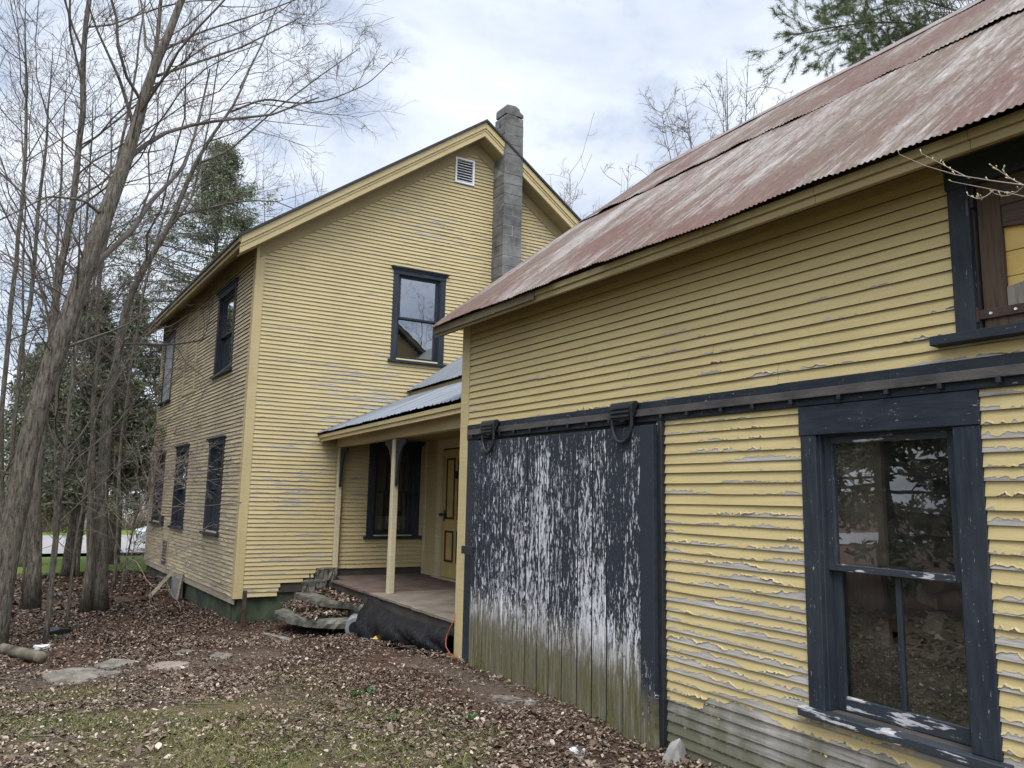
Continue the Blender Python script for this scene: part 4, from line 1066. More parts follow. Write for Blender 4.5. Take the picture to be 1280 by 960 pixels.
for iz in range(13):
    for iy in range(11):
        k = int(rng.integers(0, 6)); y = 1.62+iy*.148+rng.uniform(-.02, .02)+(iz % 2)*.07; z = -1.60+iz*.135+rng.uniform(-.02, .02)
        if iz > 8 and (iy < 4 or iy > 9): continue
        if iz > 10 and rng.random() < .45: continue
        o = fw[k] if not used[k] else fw[k].copy()
        if used[k]: COL.objects.link(o)
        used[k] = True
        o.location = (4.42+rng.uniform(-.05, .05)+.012*iz, y, z); o.rotation_euler = (rng.uniform(0, 6), rng.uniform(-.08, .08), rng.uniform(-.12, .12))
        tag(o, 'split firewood log stacked behind the barn window', 'firewood', 'firewood stacked behind the barn window')

# ================================================================== TREES
def walk(P0, D0, L, n, wig, up, r):
    """N polylines: start P0 (N,3), direction D0 (N,3), length L (N) -> (N,n,3)"""
    out = [P0]; D = D0.copy(); st = (L/(n-1))[:, None]
    for _ in range(n-1):
        D = D+r.normal(0, wig, D.shape)+np.array([0, 0, up]); D /= np.linalg.norm(D, axis=1, keepdims=True)
        out.append(out[-1]+D*st)
    return np.stack(out, 1)
def children(P, R, k, r, tmin=.25, ang=(.5, 1.1), lf=.5, wig=.18, up=.06, n=5, lmin=.0, rf=.55, weight=None, rmin=.002, Lp=None):
    N_ = len(P); idx = r.choice(N_, k, p=weight)
    t = tmin+(1-tmin)*r.random(k)**.9; m = P.shape[1]-1; f = t*m; i = np.minimum(f.astype(int), m-1); g = (f-i)[:, None]
    p0 = P[idx, i]*(1-g)+P[idx, i+1]*g; T = P[idx, i+1]-P[idx, i]; T /= np.linalg.norm(T, axis=1, keepdims=True)+1e-9
    rr = R[idx, i]*(1-g[:, 0])+R[idx, i+1]*g[:, 0]
    q = r.normal(size=(k, 3)); q -= (q*T).sum(1, keepdims=True)*T; q /= np.linalg.norm(q, axis=1, keepdims=True)
    a = r.uniform(*ang, k)[:, None]; D = T*np.cos(a)+q*np.sin(a)
    Lpar = np.linalg.norm(np.diff(P, axis=1), axis=2).sum(1)[idx]
    L = np.maximum(Lpar*lf*(1.15-t*.6)*r.uniform(.6, 1.3, k), lmin)
    C = walk(p0, D, L, n, wig, up, r)
    r0 = np.maximum(rr*rf*r.uniform(.6, 1, k), rmin); CR_ = r0[:, None]*np.linspace(1, .35, n)[None]
    return C, np.maximum(CR_, rmin*.7)
def join(groups, sides):
    V = []; F = []; o = 0
    for (P, R), s in zip(groups, sides):
        v = tube_batch(P, R, s); n = P.shape[1]; f = tube_faces(n, s)
        F.append((f[None]+np.arange(len(P))[:, None, None]*n*s+o).reshape(-1, 4)); V.append(v.reshape(-1, 3)); o += v.shape[0]*v.shape[1]
    return np.vstack(V), np.vstack(F)
def dens(P, n):
    P = np.asarray(P, float); d = np.concatenate([[0], np.cumsum(np.linalg.norm(np.diff(P, axis=0), axis=1))]); t = np.linspace(0, d[-1], n)
    Q = np.stack([np.interp(t, d, P[:, k]) for k in range(P.shape[1])], 1)
    for _ in range(2): Q[1:-1] = (Q[:-2]+2*Q[1:-1]+Q[2:])/4
    return Q
def bare_tree(name, base, label, stems, k1=22, k2=120, k3=500, k4=1500, seed=1, bark=None, twig=None, tmin=.3, limbs=(), lf=(.42, .5, .55, .6), up=.05, rmin=.003, group=None, flare=True, wig=.16, cat='tree'):
    """stems/limbs: lists of (x, y, z, r) points; twigs grown from them"""
    r = np.random.default_rng(seed); root = empty(name, base, label, cat, group)
    tr = []; m = MB()
    for s in stems:
        Q = dens(s, 26); P = Q[:, :3]; R = Q[:, 3].copy()
        if flare:
            hh = P[:, 2]-P[0, 2]; R *= 1+.3*np.exp(-hh/.16)
        P[:, :2] += (np.stack([fbm1(P[:, 2]*.9, seed+3), fbm1(P[:, 2]*.9, seed+4)], 1)-.5)*.10*np.minimum(1, (P[:, 2:3]-P[0, 2])*.8)
        m.tube(P, R, 12); tr.append((P, R))
    lb = []
    for s in limbs:
        Q = dens(s, 26); m.tube(Q[:, :3], Q[:, 3], 8); lb.append((Q[:, :3], Q[:, 3]))
    m.build('trunk', bark or M_BARK, root, 0, True)
    P0 = np.stack([p for p, _ in tr+lb]); R0 = np.stack([q for _, q in tr+lb])
    Ls = np.linalg.norm(np.diff(P0, axis=1), axis=2).sum(1); w = Ls/Ls.sum()
    g1 = children(P0, R0, k1, r, tmin, (.55, 1.15), lf[0], wig, up, 9, .5, .5, w, rmin*2)
    g2 = children(*g1, k2, r, .2, (.5, 1.1), lf[1], wig*1.1, up*.8, 7, .25, .6, None, rmin*1.4)
    g2b = children(P0, R0, k2//2, r, tmin*.8, (.7, 1.4), .12, wig, up, 6, .4, .2, w, rmin*1.2)
    G2 = (np.concatenate([g2[0], np.stack([dens(p, 7) for p in g2b[0]])]), np.concatenate([g2[1], g2b[1][:, [0, 1, 2, 3, 4, 5, 5]]]))
    g3 = children(*G2, k3, r, .15, (.4, 1.0), lf[2], wig*1.2, up*.6, 5, .18, .65, None, rmin)
    g4 = children(*g3, k4, r, .1, (.35, .9), lf[3], wig*1.2, up*.5, 4, .12, .7, None, rmin*.8)
    V, F = join((g1, G2, g3, g4), (6, 4, 3, 3))
    mesh_np('crown', V, F, twig or M_TWIG, root)
    return root, (g1, G2, g3, g4)
def copy_tree(root, loc, rz, s, label, group=None):
    c = root.copy(); COL.objects.link(c); c.location = loc; c.rotation_euler = (0, 0, rz); c.scale = (s, s, s); c['label'] = label
    if group: c['group'] = group
    for ch in root.children: d = ch.copy(); COL.objects.link(d); d.parent = c
    return c
def px_stem(pts, y, tilt=0):
    """(px, py, width in px) at depth y -> (x, y, z, r)"""
    out = []
    for k, (a, b, w_) in enumerate(pts):
        p = aty(a, b, y+tilt*k); out.append((*p, w_/2*.62*float(np.dot(p, CF))/978))
    return out
WG = 'bare trees of the little wood'
s = px_stem([(-10, 790, 50), (8, 700, 46), (26, 600, 41), (58, 480, 38), (95, 380, 35), (132, 280, 31), (160, 190, 25), (184, 110, 18), (228, 0, 13), (275, -120, 8), (310, -230, 4)], 11.3)
s[0] = (s[0][0], s[0][1], float(gz(s[0][0], s[0][1]))-.1, s[0][3])
lim = [px_stem([(150, 215, 13), (175, 150, 11), (196, 60, 8), (206, -60, 6), (215, -180, 3)], 11.3, .1),
       px_stem([(168, 160, 8), (150, 100, 6), (118, 30, 4), (100, -30, 3)], 11.3, -.15),
       px_stem([(196, 95, 6), (240, 80, 5), (300, 60, 3.5), (370, 25, 2.5)], 11.3, .2),
       px_stem([(135, 275, 8), (105, 250, 6), (60, 245, 4), (0, 275, 3)], 11.3, -.2),
       px_stem([(195, 68, 5), (250, 40, 4), (330, 15, 3), (420, -20, 2)], 11.3, .1)]
bare_tree('bare_tree', s[0][:3], 'largest bare tree, thick trunk leaning right at the left edge of the yard', [s], 26, 150, 800, 2600, 3, limbs=lim, tmin=.28, group=WG)
s2 = px_stem([(38, 760, 30), (45, 690, 24), (47, 600, 17), (58, 480, 15), (75, 350, 14), (90, 250, 12), (102, 130, 11), (112, 0, 9), (120, -120, 6), (126, -220, 3)], 12.6)
bare_tree('bare_tree', s2[0][:3], 'straight slim bare tree just behind the thick leaning one', [s2], 20, 110, 500, 1500, 5, group=WG, tmin=.3)
s3 = px_stem([(122, 762, 34), (124, 700, 29), (128, 640, 26), (131, 560, 22), (140, 460, 16), (158, 380, 13), (188, 320, 11), (222, 262, 10), (246, 205, 8), (258, 175, 6), (296, 128, 5), (310, 90, 3)], 14.6)
s3b = px_stem([(106, 764, 18), (112, 700, 14), (116, 600, 11), (118, 470, 9), (126, 330, 8), (150, 200, 6), (170, 80, 4), (180, 0, 3)], 14.4)
lim = [px_stem([(288, 140, 5), (330, 123, 4), (375, 130, 3.5), (410, 126, 3), (460, 105, 2), (488, 78, 1.5)], 14.6, -.1),
       px_stem([(300, 110, 4), (330, 50, 3), (345, 10, 2), (380, -40, 1.5)], 14.6, .1),
       px_stem([(246, 205, 5), (285, 190, 4), (340, 140, 3), (400, 95, 2.5), (450, 60, 1.5)], 14.6, .1),
       px_stem([(200, 300, 6), (240, 250, 4), (262, 150, 3), (275, 60, 2)], 14.6, -.1)]
big3, _ = bare_tree('bare_tree', s3[0][:3], 'two-stemmed bare tree near the house, one limb reaching over the roof', [s3, s3b], 26, 150, 800, 2600, 8, limbs=lim, group=WG, tmin=.35)
SAP = 'thin saplings of the little wood'
for k, (pts, y, lab) in enumerate((
        ([(58, 786, 10), (68, 700, 9), (78, 600, 8), (90, 480, 7), (104, 380, 6), (112, 250, 4), (118, 120, 3)], 12.0, 'thin grey sapling rising between the thick tree and the two-stemmed tree'),
        ([(84, 770, 6), (92, 700, 5), (104, 620, 5), (120, 520, 4), (150, 430, 3), (180, 350, 2)], 13.2, 'crooked thin sapling leaning against the two-stemmed tree'),
        ([(18, 700, 8), (14, 600, 8), (22, 480, 8), (36, 380, 8), (46, 290, 7), (60, 180, 5), (66, 60, 3)], 15.5, 'pale sapling behind the thick tree, left of its trunk'),
        ([(4, 720, 10), (3, 560, 9), (8, 430, 9), (18, 330, 8), (30, 230, 7), (33, 110, 5), (34, 0, 3)], 13.8, 'leftmost thin trunk at the edge of the photo'),
        ([(66, 690, 6), (70, 560, 6), (72, 430, 5), (70, 330, 5), (76, 210, 4), (84, 80, 3)], 19., 'far slim sapling before the road, seen past the straight tree'),
        ([(146, 700, 6), (150, 600, 6), (160, 480, 5), (176, 380, 5), (200, 280, 4), (232, 200, 3), (262, 120, 2)], 17.5, 'slim sapling close to the far end of the house wall'),
        ([(36, 660, 5), (34, 520, 5), (28, 400, 4), (32, 260, 3), (24, 120, 2)], 18., 'thinnest far sapling, half hidden by the thick tree'),
        ([(100, 690, 7), (98, 560, 6), (104, 450, 6), (120, 330, 5), (140, 220, 4), (140, 120, 3)], 20., 'far sapling standing before the cedar'))):
    st_ = px_stem(pts, y)
    z0 = float(gz(st_[0][0], st_[0][1])); st_[-1] = (*st_[-1][:3], .005); st_ = [(st_[0][0], st_[0][1], z0-.05, st_[0][3]*1.1)]+[q for q in st_ if q[2] > z0+.2]
    bare_tree('sapling', st_[0][:3], lab, [st_], 16, 70, 260, 700, 20+k, group=SAP, tmin=.2, flare=False, rmin=.0028, cat='sapling', lf=(.34, .5, .55, .6))
# low bare twigs in front of the house side wall: a shrub
st_ = [aty(150, 745, 14.2), aty(158, 700, 14.2), aty(172, 640, 13.9), aty(200, 590, 13.6)]
st_ = [(*p, r) for p, r in zip(st_, (.018, .014, .010, .006))]
bare_tree('shrub', st_[0][:3], 'low leafless shrub with twigs reaching before the long house wall', [st_], 34, 110, 300, 500, 41, tmin=.15, flare=False, rmin=.0025, cat='shrub', twig=M_TWIGPALE, lf=(.8, .5, .5, .5), up=.0)

# trees behind the house and the barn
def simple_tree(name, x, y, h, label, seed, spread=.3, k=(26, 140, 600, 1600), group=None, pale=False, r0=.16, forks=4, tl=(.25, .5)):
    z0 = float(gz(x, y)); r = np.random.default_rng(seed)
    main = [(x, y, z0-.1, r0), (x+.1, y, z0+h*.25, r0*.8), (x-.05, y+.1, z0+h*.5, r0*.55), (x+.05, y, z0+h*.75, r0*.3), (x, y, z0+h, r0*.06)]
    lim = []
    for q in range(forks):
        a = q*2*PI/forks+r.uniform(-.4, .4); t = r.uniform(*tl); L = h*(1-t)*r.uniform(.75, 1)
        dx, dy = math.cos(a)*spread*L, math.sin(a)*spread*L
        lim.append([(x, y, z0+h*t, r0*.5), (x+dx*.45, y+dy*.45, z0+h*t+L*.35, r0*.38), (x+dx*.8, y+dy*.8, z0+h*t+L*.7, r0*.2), (x+dx, y+dy, z0+h*t+L, r0*.05)])
    return bare_tree(name, (x, y, z0), label, [main], *k, seed, limbs=lim, tmin=.35, twig=M_TWIGPALE if pale else None, rmin=.0055, group=group, lf=(.26, .42, .5, .55), up=.05)[0]
BG = 'bare trees beyond the buildings'
p = aty(712, 190, 27); simple_tree('bare_tree', p[0], 27, p[2]+1.0, 'pale bare tree standing beyond the house roof, right of the chimney', 51, .16, (30, 150, 500, 900), BG, True, .10, 6, (.42, .62))
p = aty(905, 62, 21); far_bare = simple_tree('bare_tree', p[0], 21, p[2]+.6, 'spreading bare tree rising above the barn ridge', 52, .30, (90, 520, 1500, 2400), BG, False, .10, 12, (.42, .66))
p = aty(748, 205, 19); simple_tree('bare_tree', p[0], 19, p[2]+.9, 'thin bare tree tip just beyond the barn roof', 53, .3, (10, 40, 100, 160), BG, True, .05, 3)
p = aty(372, 200, 40); simple_tree('bare_tree', p[0], 40, p[2]+.5, 'far bare tree peeping over the left slope of the house roof', 54, .4, (24, 120, 400, 700), BG, True, .14, 5)

def conifer(name, x, y, h, rad, label, seed, n=26000, mat=M_CEDAR, droop=.15, leaf=(.05, .13), group=None, zbase=.12, nb=150, r0=.2, gap=.35, tiers=False):
    z0 = float(gz(x, y)); r = np.random.default_rng(seed); root = empty(name, (x, y, z0), label, 'tree', group)
    m = MB(); T = np.linspace(0, 1, 14); P = np.stack([x+.15*(fbm1(T*3, seed)-.5), y+.15*(fbm1(T*3, seed+1)-.5), z0-.1+T*h], -1)
    m.tube(P, r0*(1-T*.93), 10); m.build('trunk', M_BARK, root, 0, True)
    t = zbase+(1-zbase)*r.random(nb)**.85; a = r.uniform(0, 2*PI, nb)
    R_ = rad*np.minimum(1, (1-t)*1.9+.06)*(.35+.65*np.minimum(1, (t-zbase)*5+.5))*r.uniform(.4, 1.35, nb)*(.6+.75*vn1(a*1.6+t*5, seed+5))
    p0 = np.stack([x+0*t, y+0*t, z0+t*h], -1); D = np.stack([np.cos(a), np.sin(a), .32-.5*(1-t)], -1); D /= np.linalg.norm(D, axis=1, keepdims=True)
    B = walk(p0, D, R_, 7, .10, -droop*.2, r); br = np.maximum(.012+.03*(1-t), .01)[:, None]*np.linspace(1, .25, 7)[None]
    sub = children(B, br, nb*4, r, .2, (.5, 1.2), .4, .16, -.03, 5, .2, .5, None, .005)
    V, F = join(((B, br), sub), (4, 3)); mesh_np('branch', V, F, M_TWIG, root)
    allP = np.concatenate([B[:, [1, 2, 3, 4, 6]], sub[0], sub[0]]); N_ = len(allP)
    i = r.integers(0, N_, n); tt = r.random(n)**.8*3.999; j = tt.astype(int); f = (tt-j)[:, None]
    c = allP[i, j]*(1-f)+allP[i, j+1]*f
    # clumps: thin the foliage where noise says so
    keep = vn2(c[:, 0]*1.4+c[:, 2]*.9, c[:, 1]*1.4+c[:, 2]*1.3, seed+8) > gap*r.uniform(.4, 1.25, n)
    c = c[keep]; i = i[keep]; n = len(c); ax = allP[i, -1]-allP[i, 0]; ax /= np.linalg.norm(ax, axis=1, keepdims=True)+1e-9
    c = c+r.normal(0, .09, c.shape)
    ax = ax*.8+r.normal(0, .55, (n, 3))+np.array([0, 0, -droop]); ax /= np.linalg.norm(ax, axis=1, keepdims=True)
    s_ = r.normal(size=(n, 3)); s_ -= (s_*ax).sum(1, keepdims=True)*ax; s_ /= np.linalg.norm(s_, axis=1, keepdims=True)
    L = leaf[1]*r.uniform(.5, 1.4, n)[:, None]; W = leaf[0]*r.uniform(.5, 1.3, n)[:, None]
    V = np.stack([c-ax*L*.5, c+s_*W*.5, c+ax*L*.5, c-s_*W*.5], 1).reshape(-1, 3)
    sh = np.clip(.45+r.normal(0, .22, n)+.35*(vn2(c[:, 0]*.9+c[:, 2], c[:, 1]*.9-c[:, 2]*.7, seed+9)-.5), 0, 1)
    mesh_np('foliage', V, np.arange(4*n).reshape(-1, 4), mat, root, sh); return root
CG = 'cedars beyond the house'
conifer('cedar_tree', .35, 20.8, 6.6, 1.6, 'dark cedar standing left of the far end of the house', 71, 50000, group=CG, zbase=.24, gap=.42, nb=190, leaf=(.04, .11))
p = aty(280, 190, 25.5); conifer('cedar_tree', p[0], 25.5, p[2]+2.1, 4.3, 'tall cedar showing over the left slope of the house roof', 72, 100000, group=CG, nb=300, leaf=(.035, .11), gap=.40)
conifer('cedar_tree', 1.35, 24.0, 7.2, 1.9, 'lower dark cedar close behind the far house corner', 73, 52000, group=CG, nb=170, leaf=(.05, .13), zbase=.28, gap=.42)
conifer('cedar_tree', -.55, 23.6, 5.6, 1.4, 'loose cedar behind the straight slim tree', 74, 22000, group=CG, nb=110, leaf=(.05, .13), zbase=.42, gap=.5)
OG = 'conifers left of the yard'
e0 = conifer('cedar_tree', -5.6, 9.2, 9.5, 2.3, 'dark cedar mirrored in the barn window', 75, 22000, group=OG, nb=140, leaf=(.08, .2))
copy_tree(e0, (-9.5, 15.6, -2.0), 1.2, 1.3, 'dark cedar farthest back on the left, beside the lawn', OG)
copy_tree(e0, (-12.5, 10.5, -2.0), 5.2, 1.4, 'broad dark cedar behind the other left-hand cedars', OG)
copy_tree(e0, (-7.8, 12.6, -2.0), 2.1, 1.2, 'dark cedar mirrored in the long side windows of the house', OG)
copy_tree(e0, (-6.6, 5.4, -1.8), 4.0, 1.0, 'dark cedar nearest the camera on the left', OG)
# bare tree behind the camera, mirrored in the gable window
copy_tree(big3, (14.6, -9.0, -1.8), 1.0, 1.1, 'bare tree mirrored in the upper gable window', BG)

# pine reaching over the barn ridge
def pine(x, y, label, seed):
    z0 = float(gz(x, y)); r = np.random.default_rng(seed); root = empty('pine_tree', (x, y, z0), label, 'tree')
    h = 15.; m = MB(); T = np.linspace(0, 1, 12); m.tube(np.stack([x+0*T, y+0*T, z0-.1+h*T], -1), .26*(1-.85*T), 10)
    tip = aty(992, 44, 10.2); mid = aty(1110, 20, 9.8)
    L0 = np.array([[x, y, mid[2]-.3], mid+np.array([2.2, -.2, .3]), mid, (mid+tip)/2+np.array([0, 0, .02]), tip]); L0 = dens(L0, 9)
    B = [L0]
    tip2 = aty(1060, -30, 9.4); L1 = dens(np.array([[x, y, tip2[2]-.2], (np.array([x, y, tip2[2]])+tip2)/2+np.array([0, 0, .2]), tip2]), 9); B.append(L1)
    tip3 = aty(1085, 62, 10.4); L2 = dens(np.array([[x, y, tip3[2]+.3], (np.array([x, y, tip3[2]+.4])+tip3)/2, tip3]), 9); B.append(L2)
    for k in range(16):
        a = r.uniform(-.9, 2.8); zz = z0+h*r.uniform(.5, .98); L = r.uniform(1.2, 3.2); d = np.array([math.cos(a), math.sin(a), .12])
        if zz < mid[2]+.6 and d[0] < .2: continue
        B.append(dens(np.array([[x, y, zz], np.array([x, y, zz])+d*L*.5, np.array([x, y, zz+.15])+d*L]), 9))
    B = np.stack(B); br = np.full((len(B), 1), .045)*np.linspace(1, .25, 9)[None]
    for P, R in zip(B, br): m.tube(P, R, 6)
    m.build('trunk', M_BARK, root, 0, True)
    w_ = np.full(len(B), .5); w_[:3] = 9; w_ /= w_.sum()
    g1 = children(B, br, 420, r, .38, (.5, 1.2), .20, .12, .02, 6, .3, .45, w_, .006)
    g2 = children(*g1, 900, r, .3, (.4, 1.0), .4, .12, .04, 4, .12, .6, None, .003)
    V, F = join((g1, g2), (4, 3)); mesh_np('branch', V, F, M_TWIG, root)
    ends = np.concatenate([g1[0][:, [3, 4, 5]], g2[0][:, [1, 2, 3]]]); N_ = len(ends); n = 110000
    i = r.integers(0, N_, n); f = r.random((n, 1)); f = f**.45; c = ends[i, 0]*(1-f)+ends[i, 2]*f; ax = ends[i, 2]-ends[i, 0]; ax /= np.linalg.norm(ax, axis=1, keepdims=True)
    d = ax*.75+r.normal(0, .62, (n, 3)); d /= np.linalg.norm(d, axis=1, keepdims=True); s_ = np.cross(d, r.normal(size=(n, 3))); s_ /= np.linalg.norm(s_, axis=1, keepdims=True)
    L = r.uniform(.07, .13, (n, 1)); W = .0034
    V = np.stack([c-s_*W, c+s_*W, c+d*L+s_*W*.4, c+d*L-s_*W*.4], 1).reshape(-1, 3)
    mesh_np('foliage', V, np.arange(4*n).reshape(-1, 4), M_PINE, root, np.clip(r.normal(.5, .25, n), 0, 1))
pine(20.5, 8.6, 'pine tree whose needled branch reaches over the barn ridge', 81)

# budding sapling right of the frame, its branch crossing the loft door
def bud_branch():
    r = np.random.default_rng(91); x, y = 3.25, .35
    root = empty('budding_sapling', (x, y, float(gz(x, y))), 'pale budding sapling whose twigs cross the loft door', 'sapling')
    m = MB(); z0 = float(gz(x, y))
    m.tube(dens([(x, y, z0-.05, 0), (x+.02, y+.05, -.4, 0), (x-.03, y+.1, .5, 0), (x, y+.05, 1.6, 0), (x, y, 2.6, 0)], 16)[:, :3], np.linspace(.028, .008, 16), 8)
    def A(px, py, d): return atx(px, py, d)
    mains = [[(x-.01, y+.08, .9), A(1330, 243, 3.2), A(1275, 228, 3.18), A(1225, 223, 3.15), A(1185, 223, 3.12), A(1160, 212, 3.1), A(1140, 203, 3.08), A(1124, 193, 3.06)],
             [(x-.02, y+.09, .75), A(1330, 262, 3.22), A(1280, 241, 3.2), A(1240, 238, 3.18), A(1190, 227, 3.15)],
             [A(1212, 223, 3.15), A(1188, 211, 3.13), A(1168, 200, 3.11), A(1152, 192, 3.1)],
             [A(1290, 236, 3.2), A(1268, 226, 3.19), A(1250, 214, 3.18), A(1238, 206, 3.17)],
             [A(1242, 238, 3.18), A(1232, 246, 3.17), A(1222, 249, 3.16), A(1210, 244, 3.15)],
             [A(1290, 222, 3.2), A(1272, 240, 3.2), A(1258, 246, 3.2), A(1243, 242, 3.19)]]
    for k, q in enumerate(mains):
        Q = dens(np.array(q), 14); m.tube(Q, np.linspace(.0042 if k < 2 else .0026, .0014, 14), 6)
        mains[k] = Q
    m.build('trunk', M_TWIGPALE, root, 0, True)
    b = MB()
    for Q in mains:
        for t in np.linspace(.45, 1, 8):
            p = Q[int(t*13)]; d = r.normal(size=3)*.5+np.array([-.0, .6, .7]); d /= np.linalg.norm(d); L = r.uniform(.014, .034)
            b.tube(np.array([p, p+d*L*.55, p+d*L*.8, p+d*L]), [.0011, .0017, .0034, .0008], 6)
    b.build('bud', mat_simple('pale buds', (.38, .33, .2), .7, .2, 5, 0), root, 0, True)
bud_branch()

# ================================================================== BEYOND THE ROAD
def bush(name, x, y, rx, ry, h, label, seed, n, mat, cat='bush', group=None, L=.4):
    z0 = float(gz(x, y)); r = np.random.default_rng(seed); root = empty(name, (x, y, z0), label, cat, group)
    p0 = np.stack([x+r.uniform(-.4, .4, n)*rx, y+r.uniform(-.4, .4, n)*ry, np.full(n, z0-.05)], -1)
    D = np.stack([r.normal(0, .45, n)*rx/2, r.normal(0, .45, n), np.ones(n)], -1); D /= np.linalg.norm(D, axis=1, keepdims=True)
    g = walk(p0, D, h*r.uniform(.5, 1.1, n), 6, .14, .0, r); R = np.full((n, 1), .014)*np.linspace(1, .3, 6)[None]
    c = children(g, R, n*6, r, .2, (.4, 1.1), .35, .2, .03, 4, .2, .6, None, .005)
    V, F = join(((g, R), c), (3, 3)); mesh_np('stems', V, F, mat, root, np.clip(r.normal(.5, .25, len(F)), 0, 1))
BB = 'brown bushes beyond the road'
for k, (px, y, rx, h, lab) in enumerate(((38, 44, 3.2, 5.2, 'tall brown leafless bush beyond the road, left of the white shed'), (70, 47, 2.5, 3.6, 'middle brown bush beyond the road'), (8, 46, 3., 4.0, 'brown bush beyond the road at the photo edge'), (178, 46, 2.4, 1.5, 'low brown bush in front of the white house'))):
    p = aty(px, 640, y); bush('bush', p[0], y, rx, 1.4, h, lab, 100+k, 260, M_BRUSH, group=BB)
wh = empty('white_house', (3.5, 55, -2.), 'white house beyond the road with two dark windows', 'house')
m = MB(); m.box(3.0, 13.5, 52, 60, -2.1, 1.2, 0); m.build('wall', M_WHITE, wh, .02)
m = MB(); m.prism([(2.5, 1.1), (8.25, 3.6), (14, 1.1), (14, 1.25), (8.25, 3.8), (2.5, 1.25)], 51.6, 60.4, lambda c: c); m.prism([(3.0, 1.2), (13.5, 1.2), (8.25, 3.5)], 52.02, 52.1, lambda c: c, 1); m.build('roof', [M_SHINGLE, M_WHITE], wh)
for x in (3.35, 4.45):
    f = MB(); f.box(x-.06, x+.86, 51.93, 51.99, -1.0, .0); f = f.build('window', M_WHITE, wh); q = MB(); q.box(x, x+.8, 51.9, 51.925, -.94, -.06); q.build('pane', mat_simple('dark far glass', (.03, .05, .05), .2, .2, 2, 0), f)
sh = empty('white_shed', (.6, 50, -2.), 'pale grey shed roof and white wall seen between two trunks beyond the road', 'shed')
m = MB(); m.box(-.4, 2.2, 49, 53, -2.1, -.4); m.build('wall', mat_simple('grey shed wall', (.38, .39, .4), .8, .1, 2, .1), sh, .02)
m = MB(); m.prism([(-.7, -.5), (-.7, -.4), (.9, .6), (2.5, -.4), (2.5, -.5), (.9, .5)], 48.6, 53.4, lambda c: c); m.build('roof', mat_simple('white tin', (.6, .62, .66), .4, .1, 2, .1), sh)
# parked car, mostly hidden by the house
def car(x, y, z):
    root = empty('parked_car', (x, y, z), 'silver white car parked beyond the house, only its front showing', 'car')
    fr = lambda c: np.stack([x+c[..., 0], y+c[..., 1], z+c[..., 2]], -1)
    body = [(0, .28), (-.02, .55), (.08, .72), (.35, .80), (1.15, .92), (1.85, 1.38), (2.3, 1.46), (3.3, 1.42), (4.1, 1.0), (4.45, .92), (4.5, .3)]
    m = MB(); m.prism(body, -.85, .85, fr); bo = m.build('body', mat_simple('silver car paint', (.55, .58, .62), .25, .05, 1, 0), root, .06)
    m = MB(); m.prism([(1.28, .97), (1.88, 1.36), (2.3, 1.41), (3.25, 1.37), (3.85, 1.0)], -.865, .865, fr); m.build('side_window', M_IRON, root, .01)
    m = MB(); m.box(1.2, 1.3, -.7, .7, .95, 1.0, 0, fr); m.add(fr(np.array([[1.2, -.72, .955], [1.2, .72, .955], [1.83, .66, 1.385], [1.83, -.66, 1.385]])), [(0, 1, 2, 3)]); m.build('windscreen', mat_simple('car glass', (.05, .07, .09), .15, .2, 1, 0), root)
    for s_ in (-1, 1):
        m = MB(); m.box(-.03, .12, s_*.62-.16, s_*.62+.16, .56, .70, 0, fr); m.build('headlight', M_WHITE, root, .02)
        for xx in (.85, 3.6):
            m = MB(); m.tube(fr(np.array([[xx, s_*.72, .32], [xx, s_*.89, .32]])), .32, 20); wl = m.build('wheel', M_IRON, root)
            m = MB(); m.tube(fr(np.array([[xx, s_*.88, .32], [xx, s_*.9, .32]])), .2, 14); m.build('rim', mat_simple('rim metal', (.4, .4, .42), .4, .1, 2, 0), wl)
    m = MB(); m.box(-.035, .02, -.4, .4, .42, .56, 0, fr); m.build('grille', M_IRON, root)
p = aty(163, 680, 30.5); car(p[0]+.22, 30.6, -1.985)

